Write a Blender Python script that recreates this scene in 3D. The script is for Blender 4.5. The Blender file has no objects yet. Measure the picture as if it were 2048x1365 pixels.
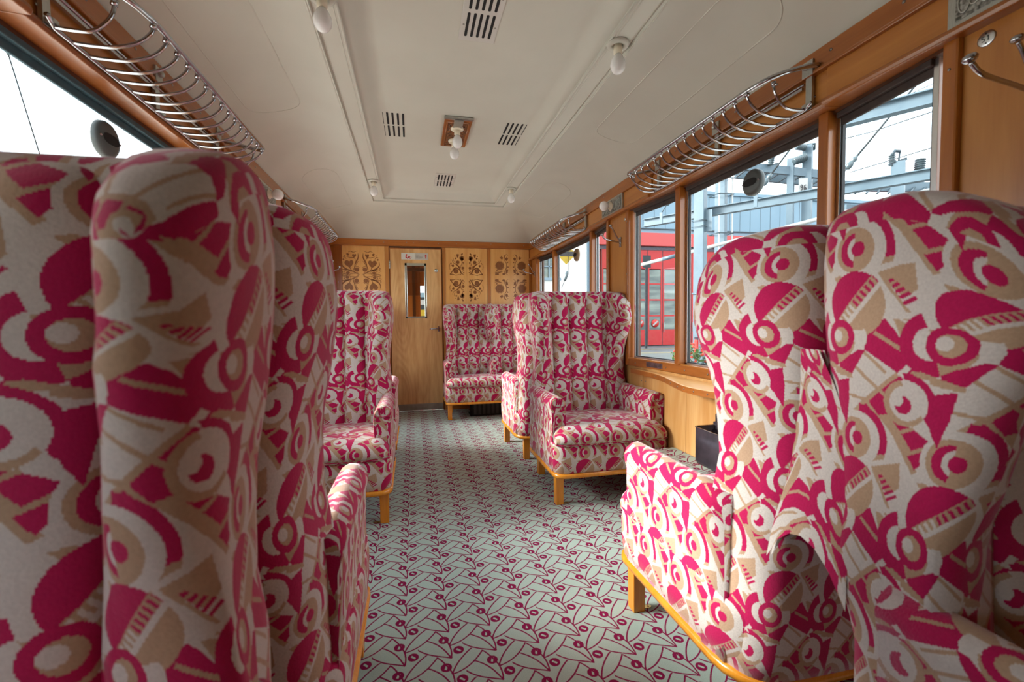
import bpy, bmesh, math, random
from mathutils import Vector, Matrix, noise
random.seed(4)
PI = math.pi
scene = bpy.context.scene
COL = scene.collection

# ------------------------------------------------------------------ camera, sky, lights, exposure
cam_data = bpy.data.cameras.new('camera')
cam = bpy.data.objects.new('camera', cam_data)
COL.objects.link(cam)
scene.camera = cam
cam_data.sensor_width = 36.0
cam_data.lens = 891.0 / 2048.0 * 36.0
cam_data.clip_start = 0.02
cam_data.clip_end = 2000.0
cam_data.dof.use_dof = True
cam_data.dof.focus_distance = 2.8
cam_data.dof.aperture_fstop = 4.0
YAW, PITCH, ROLL, HC = 0.2187, 0.0445, -0.0108, 1.0414
fwd = Vector((math.sin(YAW) * math.cos(PITCH), math.cos(YAW) * math.cos(PITCH), -math.sin(PITCH)))
rgt0 = Vector((math.cos(YAW), -math.sin(YAW), 0.0))
up0 = rgt0.cross(fwd)
rgt = math.cos(ROLL) * rgt0 + math.sin(ROLL) * up0
up = -math.sin(ROLL) * rgt0 + math.cos(ROLL) * up0
rot = Matrix((rgt, up, -fwd)).transposed()
cam.matrix_world = Matrix.Translation((0, 0, HC)) @ rot.to_4x4()

world = bpy.data.worlds.new('overcast_sky')
scene.world = world
world.use_nodes = True
wn = world.node_tree
wn.nodes.clear()
w_out = wn.nodes.new('ShaderNodeOutputWorld')
w_bg = wn.nodes.new('ShaderNodeBackground')
w_geo = wn.nodes.new('ShaderNodeTexCoord')
w_noise = wn.nodes.new('ShaderNodeTexNoise')
w_noise.inputs['Scale'].default_value = 2.2
w_noise.inputs['Detail'].default_value = 5.0
w_ramp = wn.nodes.new('ShaderNodeValToRGB')
w_ramp.color_ramp.elements[0].position = 0.38
w_ramp.color_ramp.elements[0].color = (0.66, 0.83, 0.95, 1)
w_ramp.color_ramp.elements[1].position = 0.58
w_ramp.color_ramp.elements[1].color = (0.93, 0.95, 0.97, 1)
wn.links.new(w_geo.outputs['Generated'], w_noise.inputs['Vector'])
wn.links.new(w_noise.outputs['Fac'], w_ramp.inputs['Fac'])
wn.links.new(w_ramp.outputs['Color'], w_bg.inputs['Color'])
wn.links.new(w_bg.outputs['Background'], w_out.inputs['Surface'])
w_bg.inputs['Strength'].default_value = 3.0

sun_d = bpy.data.lights.new('veiled_sun', 'SUN')
sun_d.energy = 9.0
sun_d.angle = math.radians(25)
sun_d.color = (1.0, 0.97, 0.92)
sun = bpy.data.objects.new('veiled_sun', sun_d)
COL.objects.link(sun)
sun.rotation_euler = Vector((0.90, -0.20, -0.42)).to_track_quat('-Z', 'Y').to_euler()

scene.view_settings.view_transform = 'Standard'
scene.view_settings.look = 'None'
scene.view_settings.gamma = 1.0
scene.view_settings.use_curve_mapping = False
scene.view_settings.exposure = 0.6

# ------------------------------------------------------------------ helpers
def srgb(r, g, b):
    f = lambda c: (c / 255.0) / 12.92 if c / 255.0 <= 0.04045 else ((c / 255.0 + 0.055) / 1.055) ** 2.4
    return (f(r), f(g), f(b), 1.0)

def link(o, parent=None):
    COL.objects.link(o)
    if parent is not None:
        o.parent = parent
    return o

def tag(o, label=None, cat=None, group=None, kind=None):
    if label: o['label'] = label
    if cat: o['category'] = cat
    if group: o['group'] = group
    if kind: o['kind'] = kind
    return o

def empty(name, loc=(0, 0, 0), rz=0.0, label=None, cat=None, group=None, kind=None):
    o = bpy.data.objects.new(name, None)
    o.empty_display_size = 0.05
    link(o)
    o.location = loc
    o.rotation_euler = (0, 0, rz)
    return tag(o, label, cat, group, kind)

def kids(o):
    return [c for c in bpy.data.objects if c.parent == o]

def copy_tree(o, parent=None):
    ch = kids(o)
    c = o.copy()
    COL.objects.link(c)
    c.parent = parent
    for k in ch:
        copy_tree(k, c)
    return c

MIR = 0.532          # the coach is symmetric about x = MIR / 2

class MB:
    """collects boxes, tubes, lofts into one mesh"""
    def __init__(self, mirror=False):
        self.v, self.f, self.uv, self.smooth = [], [], [], []
        self.mirror = mirror
    def add(self, verts, faces, uvs=None, smooth=False):
        n = len(self.v)
        self.v += [tuple(p) for p in verts]
        for i, f in enumerate(faces):
            self.f.append(tuple(n + k for k in f))
            self.uv.append(uvs[i] if uvs else None)
            self.smooth.append(smooth)
        return self
    def box(self, x0, x1, y0, y1, z0, z1):
        v = [(x, y, z) for z in (z0, z1) for y in (y0, y1) for x in (x0, x1)]
        f = [(0, 2, 3, 1), (4, 5, 7, 6), (0, 1, 5, 4), (2, 6, 7, 3), (0, 4, 6, 2), (1, 3, 7, 5)]
        return self.add(v, f)
    def prism(self, poly, z0, z1, axis='z'):
        """poly: list of 2d points, extruded along axis"""
        n = len(poly)
        def P(p, h):
            if axis == 'z': return (p[0], p[1], h)
            if axis == 'y': return (p[0], h, p[1])
            return (h, p[0], p[1])
        v = [P(p, z0) for p in poly] + [P(p, z1) for p in poly]
        f = [tuple(range(n - 1, -1, -1)), tuple(range(n, 2 * n))]
        f += [(i, (i + 1) % n, n + (i + 1) % n, n + i) for i in range(n)]
        return self.add(v, f)
    def bar(self, a, b, w, h, upv=(0, 0, 1)):
        a, b = Vector(a), Vector(b)
        d = (b - a).normalized()
        s = d.cross(Vector(upv))
        if s.length < 1e-5: s = d.cross(Vector((1, 0, 0)))
        s.normalize()
        t = s.cross(d)
        v = []
        for p in (a, b):
            for i, j in ((-1, -1), (1, -1), (1, 1), (-1, 1)):
                v.append(p + s * (i * w / 2) + t * (j * h / 2))
        f = [(3, 2, 1, 0), (4, 5, 6, 7)] + [(i, (i + 1) % 4, 4 + (i + 1) % 4, 4 + i) for i in range(4)]
        return self.add(v, f)
    def tube(self, pts, r, seg=8, closed=False, uvscale=None):
        pts = [Vector(p) for p in pts]
        n = len(pts)
        rad = r if isinstance(r, (list, tuple)) else [r] * n
        rings, prev = [], None
        length, acc = [0.0], 0.0
        for i in range(1, n):
            acc += (pts[i] - pts[i - 1]).length
            length.append(acc)
        for i, p in enumerate(pts):
            if closed:
                d = pts[(i + 1) % n] - pts[i - 1]
            else:
                d = pts[min(i + 1, n - 1)] - pts[max(i - 1, 0)]
            d.normalize()
            if prev is None:
                s = d.cross(Vector((0, 0, 1)))
                if s.length < 1e-4: s = d.cross(Vector((1, 0, 0)))
            else:
                s = prev - d * prev.dot(d)
            s.normalize()
            prev = s
            t = d.cross(s)
            rings.append([p + (s * math.cos(2 * PI * k / seg) + t * math.sin(2 * PI * k / seg)) * rad[i] for k in range(seg)])
        v = [q for ring in rings for q in ring]
        f, uv = [], []
        m = n if closed else n - 1
        for i in range(m):
            j = (i + 1) % n
            for k in range(seg):
                l = (k + 1) % seg
                f.append((i * seg + k, i * seg + l, j * seg + l, j * seg + k))
                li, lj = length[i], length[j] if j > i else length[i] + 0.01
                c = 2 * PI * rad[i] / seg
                uv.append([(k * c, li), ((k + 1) * c, li), ((k + 1) * c, lj), (k * c, lj)])
        if not closed:
            f.append(tuple(range(seg - 1, -1, -1)))
            f.append(tuple((n - 1) * seg + k for k in range(seg)))
            uv += [[(0.0, 0.0)] * seg, [(0.0, 0.0)] * seg]
        return self.add(v, f, uv, True)
    def lathe(self, prof, center, axis=(0, 0, 1), seg=16):
        ax = Vector(axis).normalized()
        s = ax.cross(Vector((0, 1, 0)))
        if s.length < 1e-3: s = ax.cross(Vector((1, 0, 0)))
        s.normalize()
        t = ax.cross(s)
        c = Vector(center)
        v, f = [], []
        for (r, h) in prof:
            for k in range(seg):
                a = 2 * PI * k / seg
                v.append(c + ax * h + (s * math.cos(a) + t * math.sin(a)) * max(r, 1e-5))
        for i in range(len(prof) - 1):
            for k in range(seg):
                l = (k + 1) % seg
                f.append((i * seg + k, i * seg + l, (i + 1) * seg + l, (i + 1) * seg + k))
        f.append(tuple(range(seg - 1, -1, -1)))
        f.append(tuple((len(prof) - 1) * seg + k for k in range(seg)))
        return self.add(v, f, None, True)
    def loft(self, rows, closed=True, u0=0.0, v0=0.0, ref=None, cap_start=False, cap_end=False, ulist=None, vlist=None):
        """rows of points of equal length; uv in metres"""
        R, n = len(rows), len(rows[0])
        rows = [[Vector(p) for p in r] for r in rows]
        ref = R // 2 if ref is None else ref
        if ulist is None:
            ulist = [u0]
            for i in range(n if closed else n - 1):
                ulist.append(ulist[-1] + (rows[ref][(i + 1) % n] - rows[ref][i]).length)
        if vlist is None:
            vlist = [v0]
            for j in range(1, R):
                vlist.append(vlist[-1] + sum((rows[j][i] - rows[j - 1][i]).length for i in range(n)) / n)
        v = [p for r in rows for p in r]
        f, uv = [], []
        for j in range(R - 1):
            for i in range(n if closed else n - 1):
                k = (i + 1) % n
                f.append((j * n + i, j * n + k, (j + 1) * n + k, (j + 1) * n + i))
                uv.append([(ulist[i], vlist[j]), (ulist[i + 1], vlist[j]), (ulist[i + 1], vlist[j + 1]), (ulist[i], vlist[j + 1])])
        if cap_start:
            f.append(tuple(range(n - 1, -1, -1)))
            uv.append([(rows[0][i].x, vlist[0] - rows[0][i].y) for i in range(n - 1, -1, -1)])
        if cap_end:
            f.append(tuple((R - 1) * n + i for i in range(n)))
            uv.append([(rows[-1][i].x, vlist[-1] + rows[-1][i].y) for i in range(n)])
        return self.add(v, f, uv, True)
    def build(self, name, m, parent=None, bevel=0.0, bseg=2, recalc=True, weld=False):
        vs = [(MIR - x, y, z) for x, y, z in self.v] if self.mirror else self.v
        fs = [tuple(reversed(f)) for f in self.f] if self.mirror else self.f
        uvs = [list(reversed(u)) if (u and self.mirror) else u for u in self.uv]
        me = bpy.data.meshes.new(name)
        me.from_pydata(vs, [], fs)
        if any(u is not None for u in uvs):
            lay = me.uv_layers.new(name='UVMap')
            k = 0
            for fi, f in enumerate(fs):
                for c in range(len(f)):
                    lay.data[k].uv = uvs[fi][c] if uvs[fi] else (vs[f[c]][0], vs[f[c]][2])
                    k += 1
        me.polygons.foreach_set('use_smooth', self.smooth)
        if recalc:
            bm = bmesh.new()
            bm.from_mesh(me)
            if weld: bmesh.ops.remove_doubles(bm, verts=bm.verts, dist=2e-5)
            bmesh.ops.recalc_face_normals(bm, faces=bm.faces)
            bm.to_mesh(me)
            bm.free()
        me.materials.append(m)
        o = bpy.data.objects.new(name, me)
        link(o, parent)
        if bevel > 0:
            b = o.modifiers.new('edge', 'BEVEL')
            b.width, b.segments = bevel, bseg
            b.limit_method = 'ANGLE'
            b.angle_limit = math.radians(50)
        return o

def box(name, x0, x1, y0, y1, z0, z1, m, parent=None, bevel=0.0, mirror=False):
    return MB(mirror).box(x0, x1, y0, y1, z0, z1).build(name, m, parent, bevel)

def spline(pts, per=6, closed=False):
    """Catmull-Rom through pts"""
    pts = [Vector(p) for p in pts]
    n = len(pts)
    out = []
    for i in range(n if closed else n - 1):
        p0 = pts[(i - 1) % n] if closed or i > 0 else pts[0] * 2 - pts[1]
        p1, p2 = pts[i], pts[(i + 1) % n]
        p3 = pts[(i + 2) % n] if closed or i + 2 < n else pts[n - 1] * 2 - pts[n - 2]
        for k in range(per):
            t = k / per
            out.append(0.5 * ((2 * p1) + (p2 - p0) * t + (2 * p0 - 5 * p1 + 4 * p2 - p3) * t * t + (3 * p1 - p0 - 3 * p2 + p3) * t ** 3))
    if not closed: out.append(pts[-1])
    return out

def interp(tab, z):
    if z <= tab[0][0]: return tab[0][1]
    for (a, va), (b, vb) in zip(tab, tab[1:]):
        if z <= b:
            t = (z - a) / (b - a)
            t = t * t * (3 - 2 * t)
            return va + (vb - va) * t
    return tab[-1][1]

# ------------------------------------------------------------------ materials
def mat(name, color, rough=0.5, metal=0.0, spec=0.5, emit=None):
    m = bpy.data.materials.new(name)
    m.use_nodes = True
    b = m.node_tree.nodes['Principled BSDF']
    b.inputs['Base Color'].default_value = color
    b.inputs['Roughness'].default_value = rough
    b.inputs['Metallic'].default_value = metal
    b.inputs['Specular IOR Level'].default_value = spec
    return m

def noisy(name, c1, c2, scale=8.0, rough=0.5, bump=0.0, metal=0.0, stretch=(1, 1, 1), detail=4.0, spec=0.5, coord='Object'):
    m = mat(name, c1, rough, metal, spec)
    nt = m.node_tree
    b = nt.nodes['Principled BSDF']
    tc = nt.nodes.new('ShaderNodeTexCoord')
    mp = nt.nodes.new('ShaderNodeMapping')
    mp.inputs['Scale'].default_value = stretch
    nz = nt.nodes.new('ShaderNodeTexNoise')
    nz.inputs['Scale'].default_value = scale
    nz.inputs['Detail'].default_value = detail
    rp = nt.nodes.new('ShaderNodeValToRGB')
    rp.color_ramp.elements[0].position, rp.color_ramp.elements[1].position = 0.32, 0.68
    rp.color_ramp.elements[0].color, rp.color_ramp.elements[1].color = c1, c2
    nt.links.new(tc.outputs[coord], mp.inputs['Vector'])
    nt.links.new(mp.outputs['Vector'], nz.inputs['Vector'])
    nt.links.new(nz.outputs['Fac'], rp.inputs['Fac'])
    nt.links.new(rp.outputs['Color'], b.inputs['Base Color'])
    if bump > 0:
        bp = nt.nodes.new('ShaderNodeBump')
        bp.inputs['Strength'].default_value = bump
        bp.inputs['Distance'].default_value = 0.002
        nt.links.new(nz.outputs['Fac'], bp.inputs['Height'])
        nt.links.new(bp.outputs['Normal'], b.inputs['Normal'])
    return m

def wood(name, c1, c2, axis='z', scale=9.0, rough=0.35, rings=0.0):
    """grain running along an axis"""
    st = {'x': (0.12, 1.6, 1.6), 'y': (1.6, 0.12, 1.6), 'z': (1.6, 1.6, 0.12)}[axis]
    m = mat(name, c1, rough)
    nt = m.node_tree
    b = nt.nodes['Principled BSDF']
    b.inputs['Coat Weight'].default_value = 0.25
    b.inputs['Coat Roughness'].default_value = 0.15
    tc = nt.nodes.new('ShaderNodeTexCoord')
    mp = nt.nodes.new('ShaderNodeMapping')
    mp.inputs['Scale'].default_value = st
    n1 = nt.nodes.new('ShaderNodeTexNoise')
    n1.inputs['Scale'].default_value = scale
    n1.inputs['Detail'].default_value = 6.0
    n1.inputs['Distortion'].default_value = 0.6
    n2 = nt.nodes.new('ShaderNodeTexNoise')
    n2.inputs['Scale'].default_value = scale * 9
    n2.inputs['Detail'].default_value = 3.0
    ad = nt.nodes.new('ShaderNodeMath'); ad.operation = 'MULTIPLY_ADD'
    ad.inputs[1].default_value = 0.35
    rp = nt.nodes.new('ShaderNodeValToRGB')
    rp.color_ramp.elements[0].position, rp.color_ramp.elements[1].position = 0.45, 0.85
    rp.color_ramp.elements[0].color, rp.color_ramp.elements[1].color = c1, c2
    L = nt.links.new
    L(tc.outputs['Object'], mp.inputs['Vector'])
    L(mp.outputs['Vector'], n1.inputs['Vector'])
    L(mp.outputs['Vector'], n2.inputs['Vector'])
    L(n2.outputs['Fac'], ad.inputs[0])
    src = n1.outputs['Fac']
    if rings > 0:        # cathedral figure of flat-sawn veneer
        mp2 = nt.nodes.new('ShaderNodeMapping')
        mp2.inputs['Scale'].default_value = {'x': (0.22, 1, 1), 'y': (1, 0.22, 1), 'z': (1, 1, 0.22)}[axis]
        wv = nt.nodes.new('ShaderNodeTexNoise')
        wv.inputs['Scale'].default_value = 3.4
        wv.inputs['Detail'].default_value = 1.0
        mu = nt.nodes.new('ShaderNodeMath'); mu.operation = 'MULTIPLY'; mu.inputs[1].default_value = rings
        sn = nt.nodes.new('ShaderNodeMath'); sn.operation = 'SINE'
        mx = nt.nodes.new('ShaderNodeMath'); mx.operation = 'MULTIPLY_ADD'; mx.inputs[1].default_value = 0.05
        L(tc.outputs['Object'], mp2.inputs['Vector'])
        L(mp2.outputs['Vector'], wv.inputs['Vector'])
        L(wv.outputs['Fac'], mu.inputs[0]); L(mu.outputs[0], sn.inputs[0])
        L(sn.outputs[0], mx.inputs[0]); L(src, mx.inputs[2])
        src = mx.outputs[0]
    L(src, ad.inputs[2])
    L(ad.outputs[0], rp.inputs['Fac'])
    L(rp.outputs['Color'], b.inputs['Base Color'])
    return m

MAPLE_Z = wood('maple_veneer_upright', srgb(188, 126, 60), srgb(166, 102, 42), 'z', 6, 0.32)
MAPLE_Y = wood('maple_veneer_lengthwise', srgb(186, 122, 54), srgb(166, 100, 38), 'y', 6, 0.32)
CHERRY_Z = wood('cherry_panel_upright', srgb(206, 160, 102), srgb(184, 130, 70), 'z', 7, 0.35, 60)
HONEY_Z = wood('honey_wood_upright', srgb(176, 106, 38), srgb(146, 80, 24), 'z', 8, 0.3)
HONEY_Y = wood('honey_wood_lengthwise', srgb(168, 100, 38), srgb(138, 76, 24), 'y', 8, 0.3)
MAPLE_END = wood('maple_veneer_end_wall', srgb(232, 178, 108), srgb(214, 152, 80), 'z', 6, 0.32)  # lightened copy of the upright maple, making up for dim light there
LEDGE = wood('pale_ledge_wood', srgb(226, 178, 118), srgb(208, 152, 90), 'y', 6, 0.28)
HONEY_X = wood('honey_wood_crosswise', srgb(190, 116, 44), srgb(160, 88, 26), 'x', 8, 0.3)
OAK_Z = wood('oak_door_veneer', srgb(226, 182, 124), srgb(194, 142, 84), 'z', 7, 0.4, 90)
BEECH = wood('golden_beech', srgb(226, 150, 44), srgb(202, 122, 24), 'z', 10, 0.25)
DARKWOOD = wood('dark_mahogany', srgb(92, 52, 24), srgb(66, 34, 14), 'z', 7, 0.4)
INLAY = noisy('walnut_inlay', srgb(146, 90, 40), srgb(126, 74, 30), 60, 0.4)
CHROME = mat('polished_chrome', (0.48, 0.49, 0.52, 1), 0.14, 1.0)
STEEL = noisy('brushed_nickel', (0.52, 0.53, 0.50, 1), (0.42, 0.43, 0.41, 1), 40, 0.35, 0, 1.0, (1, 12, 1))
ALU = mat('anodised_aluminium', (0.72, 0.74, 0.74, 1), 0.28, 1.0)
RUBBER = mat('black_rubber', (0.02, 0.022, 0.025, 1), 0.6)
BRASS = mat('old_brass', (0.50, 0.36, 0.14, 1), 0.35, 1.0)
BLACK = mat('black_void', (0.004, 0.004, 0.005, 1), 0.8)
DARKTIN = noisy('blackened_tin', (0.030, 0.026, 0.034, 1), (0.075, 0.06, 0.075, 1), 14, 0.28, 0, 0.6)
BLIND = noisy('dark_brown_blind', (0.055, 0.038, 0.032, 1), (0.035, 0.024, 0.022, 1), 30, 0.7)
BLINDL = noisy('backlit_blind', (0.045, 0.115, 0.15, 1), (0.035, 0.09, 0.12, 1), 30, 0.6)  # left blinds: teal tone is sky backlight put into the colour
PAINT = noisy('cream_ceiling_paint', srgb(204, 203, 192), srgb(199, 197, 186), 3, 0.55, 0.03)
PORCELAIN = mat('ivory_porcelain', srgb(228, 218, 196), 0.3)
VENTM = mat('grey_ventilator_metal', (0.075, 0.085, 0.085, 1), 0.45, 0.1)
SCREW = mat('screw_steel', (0.30, 0.28, 0.26, 1), 0.35, 1.0)

def bulb_mat():
    m = mat('frosted_bulb_glass', srgb(238, 238, 238), 0.18)
    b = m.node_tree.nodes['Principled BSDF']
    b.inputs['Subsurface Weight'].default_value = 0.3
    b.inputs['Subsurface Radius'].default_value = (0.01, 0.01, 0.01)
    return m
BULB = bulb_mat()

def glass_mat(name, tint, refl=0.05):
    m = bpy.data.materials.new(name)
    m.use_nodes = True
    nt = m.node_tree
    nt.nodes.clear()
    o = nt.nodes.new('ShaderNodeOutputMaterial')
    t = nt.nodes.new('ShaderNodeBsdfTransparent')
    t.inputs['Color'].default_value = tint
    g = nt.nodes.new('ShaderNodeBsdfGlossy')
    g.inputs['Roughness'].default_value = 0.02
    f = nt.nodes.new('ShaderNodeLayerWeight')
    f.inputs['Blend'].default_value = 0.5
    pw = nt.nodes.new('ShaderNodeMath'); pw.operation = 'POWER'; pw.inputs[1].default_value = 4.0
    sc_ = nt.nodes.new('ShaderNodeMath'); sc_.operation = 'MULTIPLY_ADD'; sc_.inputs[1].default_value = 0.25; sc_.inputs[2].default_value = refl * 0.5
    nt.links.new(f.outputs['Facing'], pw.inputs[0])
    nt.links.new(pw.outputs[0], sc_.inputs[0])
    mx = nt.nodes.new('ShaderNodeMixShader')
    nt.links.new(sc_.outputs[0], mx.inputs[0])
    nt.links.new(t.outputs[0], mx.inputs[1])
    nt.links.new(g.outputs[0], mx.inputs[2])
    nt.links.new(mx.outputs[0], o.inputs['Surface'])
    return m
GLASS = glass_mat('window_glass', (0.97, 0.99, 0.99, 1))

# ---- node arithmetic for the woven patterns
class N:
    nt = None
    def __init__(s, v): s.v = v
    @staticmethod
    def op(o, *a):
        n = N.nt.nodes.new('ShaderNodeMath')
        n.operation = o
        for i, x in enumerate(a):
            x = x.v if isinstance(x, N) else x
            if isinstance(x, (int, float)): n.inputs[i].default_value = x
            else: N.nt.links.new(x, n.inputs[i])
        return N(n.outputs[0])
    def __add__(s, o): return N.op('ADD', s, o)
    def __sub__(s, o): return N.op('SUBTRACT', s, o)
    def __mul__(s, o): return N.op('MULTIPLY', s, o)
    def __lt__(s, o): return N.op('LESS_THAN', s, o)
    def __gt__(s, o): return N.op('GREATER_THAN', s, o)
def MA(a, k, c): return N.op('MULTIPLY_ADD', a, k, c)

def weave_coords(nt, snap):
    N.nt = nt
    uv = nt.nodes.new('ShaderNodeUVMap')
    uv.uv_map = 'UVMap'
    sp = nt.nodes.new('ShaderNodeSeparateXYZ')
    nt.links.new(uv.outputs[0], sp.inputs[0])
    a = N(sp.outputs[0]) * 100.0
    b = N(sp.outputs[1]) * 100.0
    a = N.op('SNAP', a, snap[0])
    b = N.op('SNAP', b, snap[1])
    return a, b

def plush_material():
    """woven plush of an art-deco repeat: rings, half discs, combs and chequered fans in crimson, beige and cream"""
    m = mat('deco_plush', (0.5, 0.1, 0.1, 1), 0.85, 0.0, 0.2)
    nt = m.node_tree
    bs = nt.nodes['Principled BSDF']
    W, H = 18.0, 32.5
    A, B = weave_coords(nt, (0.16, 0.22))
    cv = lambda X, Y: ((X + 0.154 * (Y - 740) - 440) / 28.4, -(Y - 740) / 30.5)
    class Frame:
        def __init__(s, X, Y):
            s.c = cv(X, Y)
            s.a = N.op('WRAP', A - s.c[0], W / 2, -W / 2)
            s.b = N.op('WRAP', B - s.c[1], H / 2, -H / 2)
        def dist(s, X, Y):
            p = cv(X, Y)
            x, y = s.a - (p[0] - s.c[0]), s.b - (p[1] - s.c[1])
            return N.op('SQRT', MA(x, x, y * y))
        def half(s, P, Q):
            """signed distance, negative on the right of P->Q as drawn with Y down"""
            p, q = cv(*P), cv(*Q)
            d = math.hypot(q[0] - p[0], q[1] - p[1])
            nx, ny = -(q[1] - p[1]) / d, (q[0] - p[0]) / d
            c = nx * (p[0] - s.c[0]) + ny * (p[1] - s.c[1])
            return MA(s.a, nx, MA(s.b, ny, -c))
        def poly(s, pts):
            ar = sum(pts[i][0] * pts[(i + 1) % len(pts)][1] - pts[(i + 1) % len(pts)][0] * pts[i][1] for i in range(len(pts)))
            if ar < 0: pts = pts[::-1]
            r = None
            for i in range(len(pts)):
                h = s.half(pts[i], pts[(i + 1) % len(pts)])
                r = h if r is None else N.op('MAXIMUM', r, h)
            return r < 0.0
        def seg(s, P, Q, w):
            p, q = cv(*P), cv(*Q)
            d = math.hypot(q[0] - p[0], q[1] - p[1])
            ux, uy = (q[0] - p[0]) / d, (q[1] - p[1]) / d
            mx, my = (p[0] + q[0]) / 2 - s.c[0], (p[1] + q[1]) / 2 - s.c[1]
            t = MA(s.a, ux, MA(s.b, uy, -(ux * mx + uy * my)))
            n = MA(s.a, -uy, MA(s.b, ux, -(-uy * mx + ux * my)))
            return N.op('MAXIMUM', N.op('ABSOLUTE', t) - d / 2, N.op('ABSOLUTE', n) - w / 56.8) < 0.0
    st = {'c': N(0.0 * 1)}
    st['c'] = N.op('ADD', 0.0, 0.0)
    def put(mask, idx):
        mx = nt.nodes.new('ShaderNodeMix')
        nt.links.new(mask.v, mx.inputs[0])
        nt.links.new(st['c'].v, mx.inputs[2])
        if isinstance(idx, N): nt.links.new(idx.v, mx.inputs[3])
        else: mx.inputs[3].default_value = idx
        st['c'] = N(mx.outputs[0])
    CR, BE, RE = 0.0, 0.5, 1.0
    # chequered leaf under the eye
    q = Frame(320, 1220)
    put(q.poly([(205, 1075), (235, 1080), (350, 1360), (320, 1380), (225, 1220)]), BE)
    put(q.poly([(215, 1100), (310, 1145), (425, 1212), (395, 1290), (335, 1355), (250, 1215)]), RE)
    put(q.seg((235, 1205), (335, 1155), 17), BE)
    put(q.seg((285, 1295), (425, 1218), 17), BE)
    # fan of white and crimson checks
    f = Frame(745, 960)
    put(f.poly([(485, 1172), (790, 905), (928, 985), (805, 1075), (650, 1145)]), RE)
    put(f.seg((480, 1165), (795, 900), 22), BE)
    put(f.seg((605, 1065), (668, 1145), 18), BE)
    put(f.seg((565, 888), (795, 1085), 18), BE)
    put(f.seg((495, 1045), (625, 1062), 16), BE)
    put(f.poly([(655, 1130), (720, 1110), (835, 1270), (800, 1290), (730, 1210)]), BE)
    # crimson block, beige kite
    g = Frame(765, 745)
    put(g.poly([(780, 590), (945, 675), (860, 815), (820, 770)]), BE)
    put(g.poly([(640, 700), (765, 630), (830, 765), (862, 820), (790, 897), (630, 797)]), RE)
    put(g.seg((688, 708), (850, 805), 18), BE)
    put(g.seg((785, 615), (945, 695), 12), CR)
    put(g.poly([(875, 852), (938, 975), (818, 905)]), RE)
    put(g.seg((790, 905), (880, 835), 14), CR)
    put(g.seg((620, 805), (735, 905), 16), BE)
    # big target
    t = Frame(660, 300)
    put(t.poly([(855, 370), (845, 430), (795, 590), (735, 570), (640, 450), (760, 400)]), RE)
    d = t.dist(665, 292)
    low = t.half((560, 405), (850, 330)) < 0.0
    rt = t.half((705, 120), (665, 292)) > 0.0
    put((d < 6.6) * low, BE)
    put((d < 6.6) * (low < 0.5) * rt, RE)
    put(d < 5.15, CR)
    d2 = t.dist(650, 288)
    put(d2 < 3.75, BE)
    lf = t.half((672, 180), (635, 370)) < 0.0
    put((d2 < 2.85) * lf, RE)
    d3 = t.dist(672, 285)
    put(d3 < 2.1, N.op('MULTIPLY', lf < 0.5, 0.5))
    put(d3 < 1.25, RE)
    # pale disc with beige flag and comb
    k = Frame(310, 500)
    put(k.dist(312, 500) < 4.5, CR)
    put(k.poly([(242, 418), (412, 350), (408, 480), (385, 500), (330, 520)]), BE)
    put(k.poly([(245, 425), (280, 455), (365, 600), (345, 600)]), BE)
    p = cv(285, 452)
    ux, uy = 0.55, -0.835
    tt = MA(k.a, ux, MA(k.b, uy, -(ux * (p[0] - k.c[0]) + uy * (p[1] - k.c[1]))))
    ss = MA(k.a, -uy, MA(k.b, ux, -(-uy * (p[0] - k.c[0]) + ux * (p[1] - k.c[1]))))
    inside = (tt > 0.0) * (tt < 5.0) * (ss > 0.1) * (ss < MA(tt, 0.36, 0.8))
    put(inside * (N.op('FRACT', tt * 1.0) < 0.58), RE)
    # half discs with comb band
    h = Frame(612, 565)
    dh = h.dist(612, 565)
    disc = dh < 5.5
    c0 = cv(612, 565)
    ux, uy = 0.70, 0.714
    sx = MA(h.a, ux, h.b * uy)
    qx = MA(h.a, -uy, h.b * ux)
    put(disc * (qx > 0.95), RE)
    put(disc * (qx < -1.5), BE)
    band = (qx < 0.95) * (qx > -1.5) * (N.op('ABSOLUTE', sx) < 5.6)
    put(band, BE)
    put((qx < -0.75) * band, CR)
    comb = band * (qx > -0.75) * (qx < 0.72) * (N.op('FRACT', sx * 0.93) < 0.5)
    put(comb, sx > 0.0)
    # double ring
    r = Frame(450, 760)
    dr = r.dist(440, 738)
    left = r.half((400, 580), (460, 890)) > 0.0
    low2 = r.half((400, 770), (640, 755)) < 0.0
    lf2 = r.half((405, 590), (455, 885)) < 0.0
    put((r.dist(575, 740) < 2.55) * (r.half((540, 700), (700, 690)) < 0.0), CR)
    put((dr < 5.1) * lf2, RE)
    put((dr < 5.1) * (lf2 < 0.5) * low2, BE)
    put((r.dist(425, 738) < 2.6) * lf2, CR)
    di = r.dist(490, 737)
    put(di < 3.1, RE)
    put(di < 1.8, BE)
    put(r.dist(470, 732) < 1.1, CR)
    put(r.poly([(458, 882), (598, 795), (632, 800), (535, 942), (468, 928)]), RE)
    # trunk
    s = Frame(470, 1030)
    put(s.poly([(330, 885), (380, 875), (545, 930), (545, 955), (440, 940)]), BE)
    put(s.seg((300, 905), (420, 925), 16), CR)
    ring = s.dist(290, 1055)
    put((ring > 3.7) * (ring < 5.35) * s.poly([(300, 890), (450, 900), (470, 1080), (400, 1130)]), RE)
    put(s.poly([(415, 1000), (445, 975), (522, 955), (492, 1080), (440, 1225), (412, 1160), (395, 1090)]), RE)
    # eye
    e = Frame(300, 1045)
    de = e.dist(302, 1042)
    put((de < 3.75) * (e.half((300, 940), (395, 1130)) < 0.0), BE)
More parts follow.
